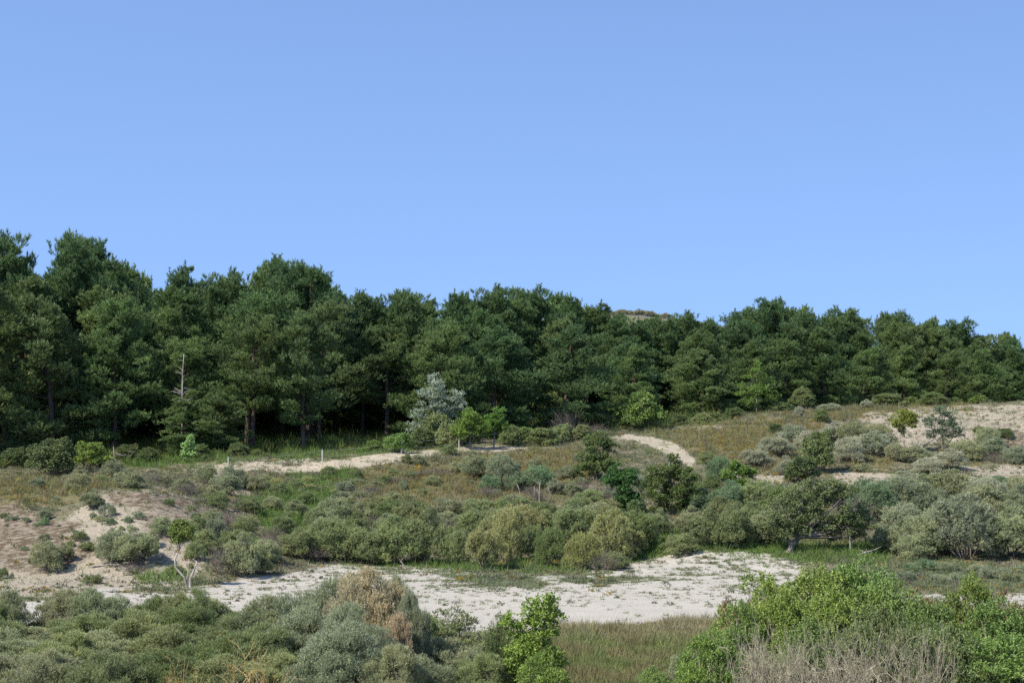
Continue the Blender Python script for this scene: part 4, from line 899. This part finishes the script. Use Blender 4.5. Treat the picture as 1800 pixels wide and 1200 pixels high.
# low cushions
x, y, z = scatter(35000, 66, 140); m = masks(x, y, z)
dens = 0.30*(1-0.93*m['white'])*(1-0.55*m['beige'])*(1-0.96*m['path'])*(1-m['forest']*0.5)*(0.3+1.2*smooth(0.42, 0.6, fbm(x*0.4, y*0.4, 88)))+0.25*m['mat']
keep = rng.random(len(x)) < dens; x, y, z = x[keep], y[keep], z[keep]; m = {k: v[keep] for k, v in m.items()}
k = len(x); R0 = rng.uniform(0.07, 0.26, k)*(1-0.5*np.maximum(m['white'], m['beige'])); nsh = 16
u = rng.random(k)[:, None]
pc = np.where(u < .35, (0.15, 0.17, 0.10), np.where(u < .6, (0.10, 0.135, 0.055), np.where(u < .8, (0.165, 0.14, 0.085), (0.17, 0.16, 0.13))))
pc = np.where((rng.random(k) < 0.10+0.3*m['ochre'])[:, None], (0.32, 0.22, 0.04), pc)
d = rdirs(k*nsh); d[:, 2] = np.abs(d[:, 2]); R1 = np.repeat(R0, nsh)[:, None]
P = np.repeat(np.stack([x, y, z], 1), nsh, 0)+d*R1*rng.uniform(0.5, 1, (k*nsh, 1))*np.array([1.3, 1.3, .8])
P = np.repeat(P, 3, 0); dd = nrm(np.repeat(d, 3, 0)+rng.normal(size=P.shape)*0.6); s = nrm(np.cross(dd, rdirs(len(P))))
V = np.stack([P-s*0.012, P+s*0.012, P+dd*0.085], 1).reshape(-1, 3)
c = np.repeat(np.repeat(pc, nsh*3, 0)*rng.uniform(0.7, 1.3, (k*nsh*3, 1)), 3, 0)
o = link('ground_cover', mesh_from('ground_cover', V, np.arange(len(V)).reshape(-1, 3), color=c, mat=M_GRASS)); tag(o, 'low cushions of herbs and dwarf shrubs dotted over slopes and sand', 'ground cover', kind='stuff')
# specks of growth on the pale sand track
x, y, z = scatter(42000, 58, 90); m = masks(x, y, z)
n_ = smooth(0.50, 0.62, fbm(x*0.9, y*0.9, 12)); up_ = smooth(66, 82, y)
keep = rng.random(len(x)) < m['white']*(0.02+0.85*n_*up_+0.05*up_+0.05*n_)
x, y, z = x[keep], y[keep], z[keep]; u = rng.random(len(x))[:, None]
blade_stuff('sand_plants', 'small scattered tufts growing on the pale sand track', x, y, z, 18, 0.05+0.07*rng.random(len(x)), 0.022, 0.8, np.where(u < .7, (0.165, 0.20, 0.10), (0.23, 0.20, 0.12)), up=0.5)
# meadow below the track
x, y, z = scatter(120000, 44, 66); m = masks(x, y, z); px = 900+F*x/y
keep = rng.random(len(x)) < m['meadow']*0.9+(1-m['white'])*0.12; x, y, z, px = x[keep], y[keep], z[keep], px[keep]
u = rng.random(len(x))[:, None]; w_ = smooth(55.5, 60, y+2.5*(fbm(x*0.5, y*0.5, 4)-0.5))[:, None]; pm_ = (0.85*smooth(0.48, 0.60, fbm(x*0.9, y*0.35, 71)))[:, None]
pal = (np.where(u < .6, (0.18, 0.235, 0.075), (0.29, 0.29, 0.13))*(1-pm_)+np.where(u < .5, (0.30, 0.25, 0.13), (0.22, 0.21, 0.10))*pm_)*(1-w_)+np.where(u < .35, (0.34, 0.28, 0.15), np.where(u < .7, (0.27, 0.26, 0.12), (0.46, 0.41, 0.27)))*w_
blade_stuff('meadow_grass', 'meadow grass turning from green to brown along the sand track', x, y, z, 6, (0.09+0.14*rng.random(len(x)))*(0.6+1.0*smooth(0.42, 0.62, fbm(x*1.5, y*0.8, 72)))+0.14*(rng.random(len(x)) < 0.05), 0.016, 0.5, pal*0.82)
# undergrowth inside the wood
x, y, z = scatter(60000, 108, 190); px = 900+F*x/y; d_ = y-front_line(px)
keep = (d_ > -1) & (d_ < 32) & (fbm(x*0.5, y*0.5, 44) > 0.40); x, y, z = x[keep], y[keep], z[keep]; u = rng.random(len(x))[:, None]
blade_stuff('undergrowth', 'dim undergrowth of grass and brambles between the pine trunks', x, y, z, 16, 0.35+0.6*rng.random(len(x)), 0.05, 0.6, np.where(u < .7, (0.11, 0.165, 0.05), (0.18, 0.18, 0.06)), up=0.6, cat='undergrowth')
# golden flowers
x, y, z = scatter(26000, 78, 142); m = masks(x, y, z)
keep = rng.random(len(x)) < (0.012+0.11*m['ochre'])*smooth(0.54, 0.66, fbm(x*0.6, y*0.6, 101))*(1-m['path'])*(1-m['white']); x, y, z = x[keep], y[keep], z[keep]; u = rng.random(len(x))[:, None]
blade_stuff('golden_herbs', 'golden yellow flowering herbs in drifts on the slopes', x, y, z+0.12, 12, 0.10+0.16*rng.random(len(x)), 0.03, 0.8, np.where(u < .4, (0.40, 0.28, 0.05), (0.22, 0.21, 0.07)), up=0.7, cat='flowers')

# ------------------------------------------------------------------ labels
def ordw(n):
    W1 = ['first','second','third','fourth','fifth','sixth','seventh','eighth','ninth','tenth','eleventh','twelfth','thirteenth','fourteenth','fifteenth','sixteenth','seventeenth','eighteenth','nineteenth']
    if n <= 19: return W1[n-1]
    T_ = {2: 'twent', 3: 'thirt', 4: 'fort', 5: 'fift', 6: 'sixt', 7: 'sevent', 8: 'eight', 9: 'ninet'}; t, u = divmod(n, 10)
    return T_[t]+'ieth' if u == 0 else T_[t]+'y-'+W1[u-1]
for zone, items in ZONES.items():
    items.sort(key=lambda t: t[0]); cnt = {}
    for px, o, tone, nm, size in items:
        key = (tone, nm); cnt[key] = cnt.get(key, 0)+1
    seen = {}
    for px, o, tone, nm, size in items:
        key = (tone, nm); seen[key] = seen.get(key, 0)+1
        txt = f"{tone} {nm} {zone}" if not (nm == 'shrub') else f"{tone} shrub {zone}"
        if cnt[key] == 2: txt += ', '+('left' if seen[key] == 1 else 'right')+' of two'
        elif cnt[key] > 2: txt += f", {ordw(seen[key])} such from left"
        o['label'] = txt.replace('second ', 'second ') if len(txt.split()) <= 16 else txt.replace(' such', '').replace('the foreground between', 'foreground between'); o['category'] = 'shrub'; o['group'] = 'shrubs '+zone
rowname = ['in front row of wood', 'in second row of wood', 'in third row of wood', 'in fourth row of wood', 'in fifth row of wood', 'in sixth row of wood', 'in seventh row of wood', 'in rearmost row of wood', 'topping the skyline']
marks = [(316, 'the dead snag'), (768, 'the silvery poplar'), (1128, 'the rounded green shrub'), (1330, 'the pointed light green tree')]
for r_, items in enumerate(PINE_ROWS):
    items.sort(key=lambda t: t[0]); groups = {}
    for it in items:
        mi = min(range(4), key=lambda i: abs(marks[i][0]-it[0])); sd = 'left' if it[0] < marks[mi][0] else 'right'
        groups.setdefault((mi, sd), []).append(it)
    for (mi, sd), g in groups.items():
        g.sort(key=lambda t: abs(t[0]-marks[mi][0]))
        for n_, (px, o, var, top) in enumerate(g):
            tag(o, f"pine {rowname[r_]}, {ordw(n_+1)} {sd} of {marks[mi][1]}", 'pine tree', 'pines of the wood')
for o_ in SC.objects:
    if 'label' in o_.keys() and len(o_['label'].replace('-', ' ').split()) > 16: print('LONG', o_['label'])
print('pines', sum(len(r) for r in PINE_ROWS), 'shrubs', sum(len(v) for v in ZONES.values()))
